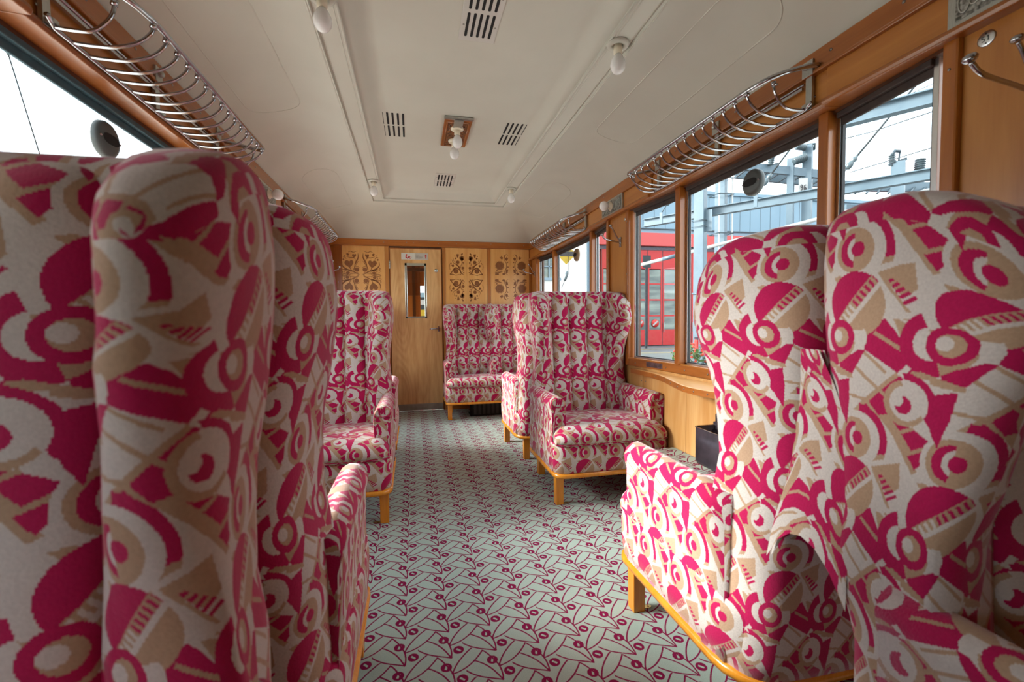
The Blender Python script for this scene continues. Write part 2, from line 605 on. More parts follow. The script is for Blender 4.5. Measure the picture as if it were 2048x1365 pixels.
    put((de < 3.75) * (e.half((300, 940), (395, 1130)) > 0.0), CR)
    put(e.dist(308, 1040) < 2.85, CR)
    put((e.dist(292, 1052) < 1.45) * (e.dist(262, 1028) > 1.15), RE)
    rp = nt.nodes.new('ShaderNodeValToRGB')
    rp.color_ramp.interpolation = 'CONSTANT'
    el = rp.color_ramp.elements
    el[0].position, el[0].color = 0.0, (0.60, 0.53, 0.485, 1)
    el[1].position, el[1].color = 0.25, (0.45, 0.29, 0.185, 1)
    x = el.new(0.75)
    x.color = (0.45, 0.005, 0.078, 1)
    nt.links.new(st['c'].v, rp.inputs['Fac'])
    # pile: slight mottling and bump
    tc = nt.nodes.new('ShaderNodeTexCoord')
    nz = nt.nodes.new('ShaderNodeTexNoise')
    nz.inputs['Scale'].default_value = 260.0
    nz.inputs['Detail'].default_value = 2.0
    nt.links.new(tc.outputs['Object'], nz.inputs['Vector'])
    mul = nt.nodes.new('ShaderNodeMixRGB')
    mul.blend_type = 'MULTIPLY'
    mul.inputs[0].default_value = 0.32
    nt.links.new(rp.outputs['Color'], mul.inputs[1])
    nt.links.new(nz.outputs['Fac'], mul.inputs[2])
    br = nt.nodes.new('ShaderNodeBrightContrast')
    br.inputs['Bright'].default_value = 0.0
    nt.links.new(mul.outputs[0], br.inputs[0])
    nt.links.new(br.outputs[0], bs.inputs['Base Color'])
    bp = nt.nodes.new('ShaderNodeBump')
    bp.inputs['Strength'].default_value = 0.35
    bp.inputs['Distance'].default_value = 0.002
    nt.links.new(nz.outputs['Fac'], bp.inputs['Height'])
    nt.links.new(bp.outputs['Normal'], bs.inputs['Normal'])
    bs.inputs['Sheen Weight'].default_value = 0.35
    bs.inputs['Sheen Roughness'].default_value = 0.4
    bs.inputs['Sheen Tint'].default_value = (1.0, 0.72, 0.82, 1)
    return m
PLUSH = plush_material()

def polyfit3(pts):
    """least-squares cubic y(x) through pts, plain elimination"""
    A = [[sum(x ** (i + j) for x, y in pts) for j in range(4)] + [sum(y * x ** i for x, y in pts)] for i in range(4)]
    for i in range(4): A[i][i] += 1e-9
    for i in range(4):
        p = max(range(i, 4), key=lambda r: abs(A[r][i]))
        A[i], A[p] = A[p], A[i]
        for r in range(4):
            if r != i:
                k = A[r][i] / A[i][i]
                A[r] = [a - k * b for a, b in zip(A[r], A[i])]
    return [A[i][4] / A[i][i] for i in range(4)]

def carpet_material():
    """sage carpet with a basket of leaf outlines and slotted berries in maroon; repeat 14.0 x 11.85 cm"""
    m = mat('leaf_carpet', (0.4, 0.45, 0.4, 1), 0.95, 0.0, 0.1)
    nt = m.node_tree
    bs = nt.nodes['Principled BSDF']
    A, B = weave_coords(nt, (0.12, 0.12))
    W, H = 14.05, 11.85
    curves = [   # leaf outlines in cm, laid out on the floor
        ([(23.41, 140.08), (24.13, 141.88), (25.94, 144.84), (28.15, 147.45), (30.22, 149.37)], 1.0),
        ([(23.41, 140.08), (25.43, 140.39), (27.3, 141.5), (28.87, 142.67), (30.68, 143.96), (32.08, 145.64), (33.39, 147.55)], 0.0),
        ([(27.56, 140.35), (29.07, 138.92), (30.89, 137.56), (33.09, 136.49), (35.47, 135.56), (37.67, 134.63)], 0.0),
        ([(30.62, 143.72), (32.2, 142.46), (33.9, 141.08), (35.38, 138.96), (36.63, 136.79), (37.67, 134.63)], 1.0),
        ([(33.39, 147.55), (34.2, 146.6), (34.99, 145.46), (36.39, 142.84)], 1.0),
        ([(36.39, 142.84), (37.44, 140.38), (37.87, 137.66), (37.67, 134.63)], 1.0)]
    line = None
    for pts, _ in curves:
        xs, ys = [p[0] for p in pts], [p[1] for p in pts]
        cx, cy = (min(xs) + max(xs)) / 2, (min(ys) + max(ys)) / 2
        a = N.op('WRAP', A - cx, W / 2, -W / 2)
        b = N.op('WRAP', B - cy, H / 2, -H / 2)
        loc = [(x - cx, y - cy) for x, y in pts]
        if (max(ys) - min(ys)) > 1.25 * (max(xs) - min(xs)) or _:
            loc = [(y, x) for x, y in loc]
            a, b = b, a
            lo, hi = min(ys) - cy, max(ys) - cy
        else:
            lo, hi = min(xs) - cx, max(xs) - cx
        c0, c1, c2, c3 = polyfit3(loc)
        y = MA(a, MA(a, MA(a, c3, c2), c1), c0)
        sl = MA(a, MA(a, 3 * c3, 2 * c2), c1)
        d = N.op('ABSOLUTE', b - y)
        w = N.op('SQRT', MA(sl, sl, 1.0)) * 0.25
        mk = (d < w) * (a > lo - 0.05) * (a < hi + 0.05)
        line = mk if line is None else N.op('MAXIMUM', line, mk)
    for (x, y, ang) in ((21.8, 142.9, 1.25), (26.1, 149.4, -0.75)):
        a = N.op('WRAP', A - x, W / 2, -W / 2)
        b = N.op('WRAP', B - y, H / 2, -H / 2)
        dd = N.op('SQRT', MA(a, a, b * b))
        t = MA(a, math.cos(ang), b * math.sin(ang))
        n = MA(a, -math.sin(ang), b * math.cos(ang))
        slot = (N.op('ABSOLUTE', t) < 0.85) * (N.op('ABSOLUTE', n) < 0.33)
        mk = (dd < 1.7) * (slot < 0.5)
        line = N.op('MAXIMUM', line, mk)
    mx = nt.nodes.new('ShaderNodeMixRGB')
    mx.inputs[1].default_value = srgb(180, 196, 186)
    mx.inputs[2].default_value = srgb(140, 26, 74)
    nt.links.new(line.v, mx.inputs[0])
    tc = nt.nodes.new('ShaderNodeTexCoord')
    nz = nt.nodes.new('ShaderNodeTexNoise')
    nz.inputs['Scale'].default_value = 380.0
    nt.links.new(tc.outputs['Object'], nz.inputs['Vector'])
    mul = nt.nodes.new('ShaderNodeMixRGB')
    mul.blend_type = 'MULTIPLY'
    mul.inputs[0].default_value = 0.35
    nt.links.new(mx.outputs[0], mul.inputs[1])
    nt.links.new(nz.outputs['Fac'], mul.inputs[2])
    nt.links.new(mul.outputs[0], bs.inputs['Base Color'])
    bp = nt.nodes.new('ShaderNodeBump')
    bp.inputs['Strength'].default_value = 0.4
    bp.inputs['Distance'].default_value = 0.002
    nt.links.new(nz.outputs['Fac'], bp.inputs['Height'])
    nt.links.new(bp.outputs['Normal'], bs.inputs['Normal'])
    return m
CARPET = carpet_material()

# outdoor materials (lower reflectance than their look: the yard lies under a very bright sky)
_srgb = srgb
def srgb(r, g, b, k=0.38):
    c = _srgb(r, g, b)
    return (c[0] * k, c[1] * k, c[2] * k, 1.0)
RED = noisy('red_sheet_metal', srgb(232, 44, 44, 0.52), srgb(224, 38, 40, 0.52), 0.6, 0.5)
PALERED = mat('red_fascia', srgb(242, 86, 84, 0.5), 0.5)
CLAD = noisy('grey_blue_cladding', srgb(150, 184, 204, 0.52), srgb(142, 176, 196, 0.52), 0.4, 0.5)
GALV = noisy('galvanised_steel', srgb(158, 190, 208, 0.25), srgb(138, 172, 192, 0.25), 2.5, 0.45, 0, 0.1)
GALVD = mat('dark_steel', srgb(70, 92, 104), 0.5)  # even darker steel tone for small fittings and seams
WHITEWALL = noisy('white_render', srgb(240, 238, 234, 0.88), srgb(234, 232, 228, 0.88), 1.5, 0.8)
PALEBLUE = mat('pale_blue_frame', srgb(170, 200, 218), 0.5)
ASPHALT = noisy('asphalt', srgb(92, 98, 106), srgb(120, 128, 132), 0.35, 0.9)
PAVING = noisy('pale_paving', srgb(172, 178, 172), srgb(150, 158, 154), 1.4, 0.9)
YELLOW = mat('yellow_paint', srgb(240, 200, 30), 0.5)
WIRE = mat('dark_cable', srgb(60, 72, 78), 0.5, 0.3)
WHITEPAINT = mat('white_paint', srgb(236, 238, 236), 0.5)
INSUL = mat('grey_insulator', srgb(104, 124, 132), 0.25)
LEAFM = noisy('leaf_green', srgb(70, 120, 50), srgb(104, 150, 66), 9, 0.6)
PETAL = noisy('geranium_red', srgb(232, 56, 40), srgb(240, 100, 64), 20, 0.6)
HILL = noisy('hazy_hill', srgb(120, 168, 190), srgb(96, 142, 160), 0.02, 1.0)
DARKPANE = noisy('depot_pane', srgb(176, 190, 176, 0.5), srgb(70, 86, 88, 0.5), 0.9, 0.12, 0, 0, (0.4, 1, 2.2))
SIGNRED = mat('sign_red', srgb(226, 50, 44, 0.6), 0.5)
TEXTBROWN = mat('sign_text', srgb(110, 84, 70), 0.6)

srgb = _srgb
# ================================================================== THE COACH
YB, YE = -2.6, 5.3            # rear end behind the camera, end wall
XR, XL = 1.43, MIR - 1.43      # inner faces of the side walls

# ---- floor
fl = MB()
fl.add([(XL - 0.12, YB, 0), (XR + 0.12, YB, 0), (XR + 0.12, 6.7, 0), (XL - 0.12, 6.7, 0)], [(0, 1, 2, 3)],
       [[(XL - 0.12, YB), (XR + 0.12, YB), (XR + 0.12, 6.7), (XL - 0.12, 6.7)]])
floor = tag(fl.build('floor', CARPET), 'sage green carpet with maroon leaf outlines on the coach floor', None, None, 'structure')
box('underfloor', XL - 0.12, XR + 0.12, YB, 6.7, -0.12, -0.004, DARKWOOD, floor)

# ---- ceiling: coffered tray, flat lamp band, curved coves
CX = MIR / 2
def sstep(t):
    t = max(0.0, min(1.0, t))
    return t * t * (3 - 2 * t)
def ceil_z(x, y):
    u = abs(x - CX)
    din = max(u - 0.49, y - 4.05)
    if din <= 0: return 2.122 + 0.055 * sstep(-din / 0.09)
    dout = max(u - 0.582, y - 4.11)
    if dout <= 0: return 2.112
    t = min(1.0, max((u - 0.582) / 0.584, (y - 4.11) / 1.19))
    return 2.10 + 0.055 * math.sin(PI * t) - 0.12 * t ** 3
half = [0.0, 0.1, 0.2, 0.3, 0.38, 0.40, 0.42, 0.44, 0.46, 0.475, 0.4899, 0.4905, 0.53, 0.5815, 0.5825] + [0.5825 + 0.5835 * k / 14 for k in range(1, 15)]
xs = [CX - h for h in half[:0:-1]] + [CX + h for h in half]
ys = [YB + (3.9 - YB) * k / 28 for k in range(29)] + [3.94, 3.96, 3.98, 4.0, 4.02, 4.035, 4.0499, 4.0505, 4.08, 4.1095, 4.1105] + [4.1105 + 1.1895 * k / 20 for k in range(1, 21)]
cm = MB()
vv = [(x, y, ceil_z(x, y)) for y in ys for x in xs]
nx = len(xs)
cm.add(vv, [(j * nx + i, j * nx + i + 1, (j + 1) * nx + i + 1, (j + 1) * nx + i) for j in range(len(ys) - 1) for i in range(nx - 1)], None, True)
ceiling = tag(cm.build('ceiling', PAINT, recalc=False), 'cream painted coffered ceiling with curved coves', None, None, 'structure')
sm = ceiling.modifiers.new('split', 'EDGE_SPLIT'); sm.split_angle = math.radians(35)
box('roof_shell', XL - 0.14, XR + 0.14, YB, 6.7, 2.24, 2.30, DARKWOOD, ceiling)
# mouldings that frame the tray and the lamp band
def frame_line(h, yend, dz, r):
    z = ceil_z(CX + h, 1.0) + dz
    pts = [(CX - h, YB + 0.05, z), (CX - h, yend - 0.01, z), (CX - h + 0.01, yend, z), (CX + h - 0.01, yend, z), (CX + h, yend - 0.01, z), (CX + h, YB + 0.05, z)]
    MB().tube(pts, r, 8).build('moulding', PAINT, ceiling)
frame_line(0.494, 4.054, 0.002, 0.0055)
frame_line(0.508, 4.068, 0.001, 0.0028)
frame_line(0.574, 4.102, 0.001, 0.0028)
frame_line(0.590, 4.118, 0.002, 0.0045)
# stadium shaped relief lines on the coves above the racks
def cove_relief(side, y0, y1):
    xm, rr = 1.175, 0.12
    pts = []
    for k in range(13):
        a = -PI / 2 + PI * k / 12
        pts.append((xm + rr * math.sin(a) * 1.0, y1 + rr * math.cos(a)))
    for k in range(13):
        a = PI / 2 + PI * k / 12
        pts.append((xm + rr * math.sin(a), y0 + rr * math.cos(a)))
    pts = [(p[0], p[1]) for p in pts]
    fine = []
    for i in range(len(pts)):
        p, q = pts[i], pts[(i + 1) % len(pts)]
        n = max(1, int(math.hypot(q[0] - p[0], q[1] - p[1]) / 0.05))
        for k in range(n): fine.append((p[0] + (q[0] - p[0]) * k / n, p[1] + (q[1] - p[1]) * k / n))
    P = [((x if side > 0 else MIR - x), y, ceil_z(x, y) + 0.0005) for x, y in fine]
    MB().tube(P, 0.0032, 6, True).build('relief_line', PAINT, ceiling)
for s in (1, -1):
    cove_relief(s, 1.42, 2.42)
    cove_relief(s, 3.55, 4.35)
    cove_relief(s, -0.75, 0.25)

# ---- end wall with the door
wall_end = tag(MB().box(XL - 0.1, -0.285, YE + 0.012, YE + 0.05, 0, 2.0).box(0.376, XR + 0.1, YE + 0.012, YE + 0.05, 0, 2.0)
               .box(-0.285, 0.376, YE + 0.012, YE + 0.05, 1.915, 2.0).build('wall_end', HONEY_Z), 'maple panelled end wall with dark floral inlays', None, None, 'structure')
def wpart(name, x0, x1, z0, z1, d, m, bev=0.002):
    return box(name, x0, x1, YE + 0.012 - d, YE + 0.013, z0, z1, m, wall_end, bev)
wpart('cap_rail', XL, XR, 1.922, 1.985, 0.03, HONEY_X, 0.004)
wpart('cap_moulding', XL, XR, 1.912, 1.922, 0.036, HONEY_X, 0.003)
wpart('panel', -0.757, -0.295, 0.09, 1.91, 0.012, MAPLE_END)
wpart('panel', 0.386, 0.640, 0.09, 1.91, 0.012, MAPLE_END, 0.0008)
wpart('panel', 0.6405, 0.884, 0.09, 1.91, 0.012, MAPLE_END, 0.0008)
wpart('panel', 0.925, 1.175, 0.09, 1.91, 0.012, MAPLE_END, 0.0008)
wpart('panel', 1.1755, 1.40, 0.09, 1.91, 0.012, MAPLE_END, 0.0008)
wpart('stile', -0.84, -0.758, 0.0, 1.91, 0.016, HONEY_Z)
wpart('stile', -0.294, -0.25, 0.0, 1.91, 0.020, MAPLE_Z)
wpart('stile', 0.345, 0.385, 0.0, 1.91, 0.020, MAPLE_Z)
wpart('stile', 0.885, 0.924, 0.0, 1.91, 0.018, HONEY_Z)
wpart('stile', 1.401, XR, 0.0, 1.91, 0.016, HONEY_Z)
sc = MB()
for x in (-0.62, -0.30, -0.05, 0.03, 0.31, 0.52, 0.70, 0.93, 1.15, 1.33):
    sc.lathe([(0.005, 0), (0.005, 0.0015), (0.001, 0.002)], (x, YE - 0.018, 1.958 + random.uniform(-0.008, 0.008)), (0, -1, 0), 8)
for x in (-0.80, -0.272, 0.365):
    for z in (1.72, 1.5, 1.2, 0.9):
        sc.lathe([(0.004, 0), (0.004, 0.0015), (0.001, 0.002)], (x, YE - 0.006, z), (0, -1, 0), 8)
tag(sc.build('screws', SCREW, wall_end), kind='stuff')
tag(box('baseboard_end', 0.386, XR, YE - 0.012, YE + 0.013, 0, 0.09, HONEY_X), 'honey wood baseboard at the end wall', None, None, 'structure')

# floral inlays (walnut let into the maple), drawn once per flower and mirrored
class Motif:
    """strokes and blobs on a pixel grid -> thin raised veneer"""
    def __init__(s, ox, oy, sc_): s.ox, s.oy, s.sc, s.polys = ox, oy, sc_, []
    def P(s, x, y): return ((x - s.ox) * s.sc, -(y - s.oy) * s.sc)
    def blob(s, pts): s.polys.append([s.P(*p) for p in pts])
    def disc(s, x, y, r, n=14, ry=None):
        ry = r if ry is None else ry
        s.blob([(x + r * math.cos(2 * PI * k / n), y + ry * math.sin(2 * PI * k / n)) for k in range(n)])
    def stroke(s, pts, w0, w1=None, w2=None):
        w1 = w0 if w1 is None else w1
        w2 = w0 if w2 is None else w2
        sp = spline([(x, y, 0) for x, y in pts], 4)
        n = len(sp)
        L_, R_ = [], []
        for i, p in enumerate(sp):
            d = sp[min(i + 1, n - 1)] - sp[max(i - 1, 0)]
            d.normalize()
            t = i / (n - 1)
            w = (w0 + (w1 - w0) * 2 * t) if t < 0.5 else (w1 + (w2 - w1) * (2 * t - 1))
            L_.append((p.x - d.y * w / 2, p.y + d.x * w / 2)); R_.append((p.x + d.y * w / 2, p.y - d.x * w / 2))
        for i in range(n - 1):
            s.blob([L_[i], L_[i + 1], R_[i + 1], R_[i]])
    def arc(s, x, y, r, a0, a1, w):
        s.stroke([(x + r * math.cos(math.radians(a0 + (a1 - a0) * k / 6)), y + r * math.sin(math.radians(a0 + (a1 - a0) * k / 6))) for k in range(7)], w)
    def build(s, x, z, fx, fz, y):
        mb = MB()
        for pl in s.polys:
            mb.prism([(x + fx * p[0], z + fz * p[1]) for p in pl], y - 0.0009, y + 0.001, 'y')
        return mb.build('inlay', INLAY, wall_end)
K = 5.75 / 891 / 8.533          # metres per zoomed pixel at the end wall
hm = Motif(350, 480, K)
hm.blob([(345, 552), (322, 538), (285, 510), (270, 482), (278, 455), (300, 442), (322, 446), (340, 462), (360, 440), (385, 444), (398, 465), (392, 495), (372, 525)])
hm.stroke([(345, 545), (355, 570), (372, 592)], 14, 8, 4)
hm.blob([(408, 405), (390, 390), (380, 368), (388, 350), (402, 348), (412, 358), (424, 345), (438, 352), (438, 372), (425, 392)])
hm.blob([(300, 345), (318, 335), (330, 345), (345, 345), (336, 362), (330, 376), (312, 372)])
hm.disc(445, 578, 33); hm.arc(445, 578, 46, 70, 330, 6)
hm.disc(318, 628, 28, 14, 22); hm.arc(318, 625, 44, 150, 390, 5)
for x, y, r in ((258, 430, 13), (230, 562, 9), (272, 605, 9), (242, 618, 7), (276, 372, 7), (300, 590, 6)): hm.disc(x, y, r, 10)
hm.stroke([(466, 338), (466, 400), (440, 455), (422, 500), (402, 590)], 5, 26, 6)
hm.stroke([(475, 450), (450, 480), (428, 525)], 3, 9, 3)
hm.stroke([(238, 462), (240, 520), (290, 570), (380, 602), (480, 658)], 8, 22, 8)
hm.stroke([(328, 320), (365, 308), (400, 322), (458, 300)], 5, 11, 3)
hm.stroke([(300, 385), (350, 402), (400, 405), (432, 430)], 4, 12, 5)
hm.stroke([(250, 398), (280, 398), (300, 425)], 4, 10, 4)
hm.stroke([(212, 612), (245, 580), (300, 585), (345, 600)], 3, 13, 5)
hm.stroke([(222, 655), (270, 645), (330, 658), (370, 640), (480, 640)], 10, 9, 3)
for (x, z, fz) in ((-0.672, 1.715, 1), (-0.679, 1.442, -1)):
    hm.build(x, z, 1, fz, YE)
    hm.build(2 * -0.557 - x, z, -1, fz, YE)
tm = Motif(457, 500, K)
tm.disc(445, 610, 38); tm.arc(445, 612, 52, 180, 330, 5)
tm.stroke([(352, 668), (392, 610), (440, 560), (500, 590), (545, 668)], 8, 22, 6)
tm.stroke([(350, 655), (400, 660), (450, 672), (530, 650)], 14, 9, 4)
tm.stroke([(395, 478), (450, 505), (495, 545), (515, 600), (530, 650)], 4, 24, 10)
tm.stroke([(515, 560), (525, 520), (565, 508)], 10, 8, 4)
tm.disc(478, 470, 27); tm.arc(478, 470, 37, 60, 200, 4)
tm.disc(555, 560, 22); tm.arc(555, 560, 30, 80, 250, 4)
tm.disc(567, 632, 9, 10); tm.arc(570, 630, 30, 100, 270, 9)
for x, y in ((525, 405), (548, 392), (552, 420), (540, 430)): tm.disc(x, y, 22)
tm.stroke([(545, 445), (540, 480), (532, 510)], 6)
tm.blob([(455, 338), (468, 350), (476, 335), (482, 350), (496, 345), (492, 378), (478, 405), (464, 392)])
tm.blob([(524, 352), (548, 324), (560, 335), (556, 352), (534, 366)])
for x, y, r in ((445, 412, 14), (432, 376, 8), (560, 480, 11), (380, 662, 6), (517, 662, 7)): tm.disc(x, y, r, 10)
tm.blob([(375, 510), (392, 515), (405, 505), (418, 520), (412, 545), (392, 545)])
tm.stroke([(385, 430), (395, 460), (412, 478)], 3, 7, 4)
tm.stroke([(412, 405), (412, 440), (425, 470)], 3, 7, 4)
for k in range(7):
    tm.stroke([(338 + 2.0 * (k - 3) ** 2 * 0.5, 500 + 13 * k), (352 + 2.0 * (k - 3) ** 2 * 0.5, 502 + 13 * k)], 6)
tm.disc(372, 490, 10, 10)
for (x, z, fz) in ((0.518, 1.721, 1), (0.519, 1.414, -1)):
    tm.build(x, z, 1, fz, YE)
    tm.build(2 * 0.634 - x, z, -1, fz, YE)
sm_ = Motif(1220, 515, K)
pts = []
for k in range(40):
    a = 2 * PI * k / 40
    r = 82 if k % 2 == 0 else 60
    pts.append((1190 + r * math.cos(a), 530 + r * math.sin(a)))
sm_.blob(pts)
sm_.stroke([(1308, 345), (1272, 375), (1265, 440)], 4, 20, 6)
sm_.stroke([(1265, 440), (1298, 490), (1300, 560), (1272, 615), (1262, 655)], 8, 14, 7)
sm_.blob([(1186, 398), (1208, 395), (1216, 368), (1228, 392), (1246, 398), (1236, 430), (1215, 428)])
sm_.blob([(1282, 410), (1296, 400), (1302, 385), (1312, 405), (1332, 402), (1318, 440), (1300, 455), (1284, 440)])
sm_.blob([(1290, 600), (1304, 582), (1312, 592), (1328, 582), (1326, 618), (1308, 646), (1286, 640)])
sm_.disc(1255, 662, 24, 12, 17); sm_.disc(1145, 665, 34, 12, 15)
sm_.stroke([(1110, 636), (1170, 642), (1245, 618)], 6, 16, 4)
sm_.stroke([(1120, 625), (1180, 625), (1235, 622)], 3, 7, 3)
sm_.stroke([(1255, 640), (1290, 655), (1332, 682)], 6, 8, 3)
sm_.stroke([(1290, 650), (1332, 630)], 4)
for x, y, r in ((1320, 475, 11), (1325, 550, 12), (1145, 608, 11), (1322, 372, 6)): sm_.disc(x, y, r, 10)
for (x, z, fz) in ((1.059, 1.722, 1), (1.056, 1.423, -1)):
    sm_.build(x, z, 1, fz, YE)
    sm_.build(2 * 1.172 - x, z, -1, fz, YE)

# ---- door
door = tag(MB().box(-0.24, -0.072, YE - 0.012, YE + 0.03, 0.012, 1.888).box(0.160, 0.338, YE - 0.012, YE + 0.03, 0.012, 1.888)
           .box(-0.072, 0.160, YE - 0.012, YE + 0.03, 1.716, 1.888).box(-0.072, 0.160, YE - 0.012, YE + 0.03, 0.012, 1.094).build('door_1', OAK_Z),
           'oak veneered door with a tall narrow mirror-edged window', None, None, 'structure')
MB().box(-0.242, 0.340, YE - 0.014, YE + 0.028, 1.882, 1.892).box(0.334, 0.341, YE - 0.015, YE + 0.028, 0.012, 1.89).box(-0.243, -0.237, YE - 0.015, YE + 0.028, 0.012, 1.89).build('edge_band', HONEY_Z, door)
tag(box('trim_door_head', -0.25, 0.345, YE - 0.004, YE + 0.03, 1.894, 1.914, DARKWOOD), 'dark recess board above the door', None, None, 'structure')
fr = MB().box(-0.078, -0.052, YE - 0.018, YE - 0.010, 1.088, 1.722).box(0.142, 0.167, YE - 0.018, YE - 0.010, 1.088, 1.722)
fr.box(-0.078, 0.167, YE - 0.018, YE - 0.010, 1.69, 1.722).box(-0.078, 0.167, YE - 0.018, YE - 0.010, 1.088, 1.106)
tag(fr.build('glass_frame', mat('pale_metal_frame', (0.70, 0.72, 0.62, 1), 0.18, 0.85), door, 0.003), 'pale bevelled metal frame')
box('pane', -0.054, 0.144, YE - 0.004, YE + 0.002, 1.10, 1.70, glass_mat('door_glass', (0.82, 0.80, 0.76, 1)), door)
sg = box('sign_plate', -0.112, 0.191, YE - 0.0155, YE - 0.0118, 1.762, 1.837, mat('sign_silver', srgb(214, 214, 204), 0.5, 0.0), door, 0.001)
box('sign_half', 0.040, 0.190, YE - 0.0162, YE - 0.0154, 1.763, 1.836, mat('sign_grey', srgb(192, 188, 178), 0.5, 0.0), sg)
ys_ = YE - 0.0168
pic = MB()
def pl(pts):
    pic.prism(pts, ys_, ys_ + 0.0014, 'y')
pl([(-0.066, 1.800), (-0.058, 1.822), (-0.050, 1.826), (-0.046, 1.818), (-0.050, 1.806), (-0.054, 1.790), (-0.038, 1.780), (-0.040, 1.773), (-0.066, 1.782)])
pl([(-0.052, 1.775), (-0.044, 1.769), (-0.008, 1.796), (-0.015, 1.803)])
pl([(-0.047, 1.802), (-0.039, 1.806), (-0.006, 1.775), (-0.013, 1.768)])
pl([(-0.008, 1.786), (0.004, 1.790), (0.004, 1.786), (-0.008, 1.782)])
pl([(0.158, 1.776), (0.168, 1.776), (0.168, 1.804), (0.180, 1.798), (0.163, 1.824), (0.146, 1.798), (0.158, 1.804)])
pic.build('no_smoking_pictogram', mat('pictogram_red', _srgb(196, 36, 44), 0.5), sg)
for k, (w, z) in enumerate(((0.036, 1.816), (0.058, 1.803), (0.076, 1.790), (0.066, 1.779))):
    # four short lines of notice text
    x = 0.050
    tx = MB()
    rr = random.Random(k)
    while x < 0.050 + w:
        ww = rr.uniform(0.004, 0.011)
        tx.box(x, min(x + ww, 0.050 + w), ys_, ys_ + 0.0014, z - 0.002, z + 0.0025)
        x += ww + 0.003
    tx.build('text_line', TEXTBROWN, sg)
lk = MB().lathe([(0.020, 0), (0.021, 0.003), (0.017, 0.006), (0.006, 0.006), (0.006, 0.009), (0.001, 0.009)], (0.278, YE - 0.012, 1.640), (0, -1, 0), 20)
lk.build('lock_rosette', STEEL, door)
hd = MB().box(0.286, 0.304, YE - 0.018, YE - 0.011, 0.93, 0.99)
hd.tube([(0.295, YE - 0.016, 0.966), (0.295, YE - 0.05, 0.966), (0.288, YE - 0.058, 0.966), (0.24, YE - 0.058, 0.963), (0.19, YE - 0.056, 0.960)], [0.009, 0.009, 0.009, 0.008, 0.006], 10)
hd.lathe([(0.008, 0), (0.008, 0.012), (0.001, 0.013)], (0.295, YE - 0.017, 0.938), (0, -1, 0), 12)
hd.build('handle', CHROME, door)
for z in (1.70, 0.945, 0.35):
    MB().lathe([(0.008, -0.045), (0.008, -0.016), (0.006, -0.015), (0.006, -0.013), (0.008, -0.012), (0.008, 0.014), (0.006, 0.015), (0.006, 0.017), (0.008, 0.018), (0.008, 0.045)], (-0.244, YE - 0.018, z), (0, 0, 1), 10).build('hinge', STEEL, door)
box('kick_plate', -0.238, 0.336, YE - 0.0145, YE - 0.0115, 0.014, 0.088, noisy('worn_kick_plate', (0.34, 0.31, 0.27, 1), (0.24, 0.22, 0.19, 1), 12, 0.5, 0, 0.2), door)
tag(MB().box(-0.252, -0.241, YE - 0.008, YE + 0.03, 0, 1.9).box(0.341, 0.352, YE - 0.008, YE + 0.03, 0, 1.9).build('trim_door_jamb', DARKWOOD), 'dark jamb gaps beside the door', None, None, 'structure')

# ---- vestibule seen through the door glass
ves = tag(MB().box(XL, 0.115, 6.50, 6.54, 0, 2.2).box(0.62, XR, 6.50, 6.54, 0, 2.2).box(0.115, 0.62, 6.50, 6.54, 0, 0.35).box(0.115, 0.62, 6.50, 6.54, 1.56, 2.2).build('wall_vestibule', wood('vestibule_veneer', srgb(206, 132, 62), srgb(176, 104, 44), 'z', 6, 0.35)),
          'brown panelled wall of the vestibule behind the door', None, None, 'structure')
box('upper_panel', XL, 0.115, 6.475, 6.505, 1.42, 1.86, wood('upper_panel_veneer', srgb(150, 88, 44), srgb(120, 66, 30), 'z', 6, 0.35), ves)
box('post', 0.005, 0.045, 6.455, 6.505, 0, 1.86, DARKWOOD, ves)
box('cornice', XL, 0.6, 6.45, 6.505, 1.76, 1.80, DARKWOOD, ves)
MB().box(XL - 0.1, XL, YE + 0.05, 6.5, 0, 0.75).box(XL - 0.1, XL, YE + 0.05, 6.5, 1.85, 2.2).build('side_panel', DARKWOOD, ves)
MB().box(XR, XR + 0.1, YE + 0.05, 6.5, 0, 0.75).box(XR, XR + 0.1, YE + 0.05, 6.5, 1.85, 2.2).build('side_panel', DARKWOOD, ves)
box('head_board', XL, XR, 6.30, 6.50, 1.862, 2.2, PAINT, ves)

# ---- side walls, bay windows, cornices and shelves
WIN_ALL = [(-1.20, 0.62), (0.95, 2.76), (3.10, 5.03)]
PIER_ALL = [(YB, -1.20), (0.62, 0.95), (2.76, 3.10), (5.03, YE)]
SILL, HEAD = 0.785, 1.776
def posts_of(y0, y1):
    return [(y0 + 0.375, y0 + 0.42), (y1 - 0.545, y1 - 0.495)] if y1 > 4.5 else [(y0 + 0.38, y0 + 0.42), (y1 - 0.53, y1 - 0.485)]
def bay_x(y, y0, y1):
    (a0, a1), (b0, b1) = posts_of(y0, y1)
    if y < a0: return 1.43 + 0.052 * (y - y0) / (a0 - y0)
    if y > b1: return 1.43 + 0.052 * (y1 - y) / (y1 - b1)
    return 1.482

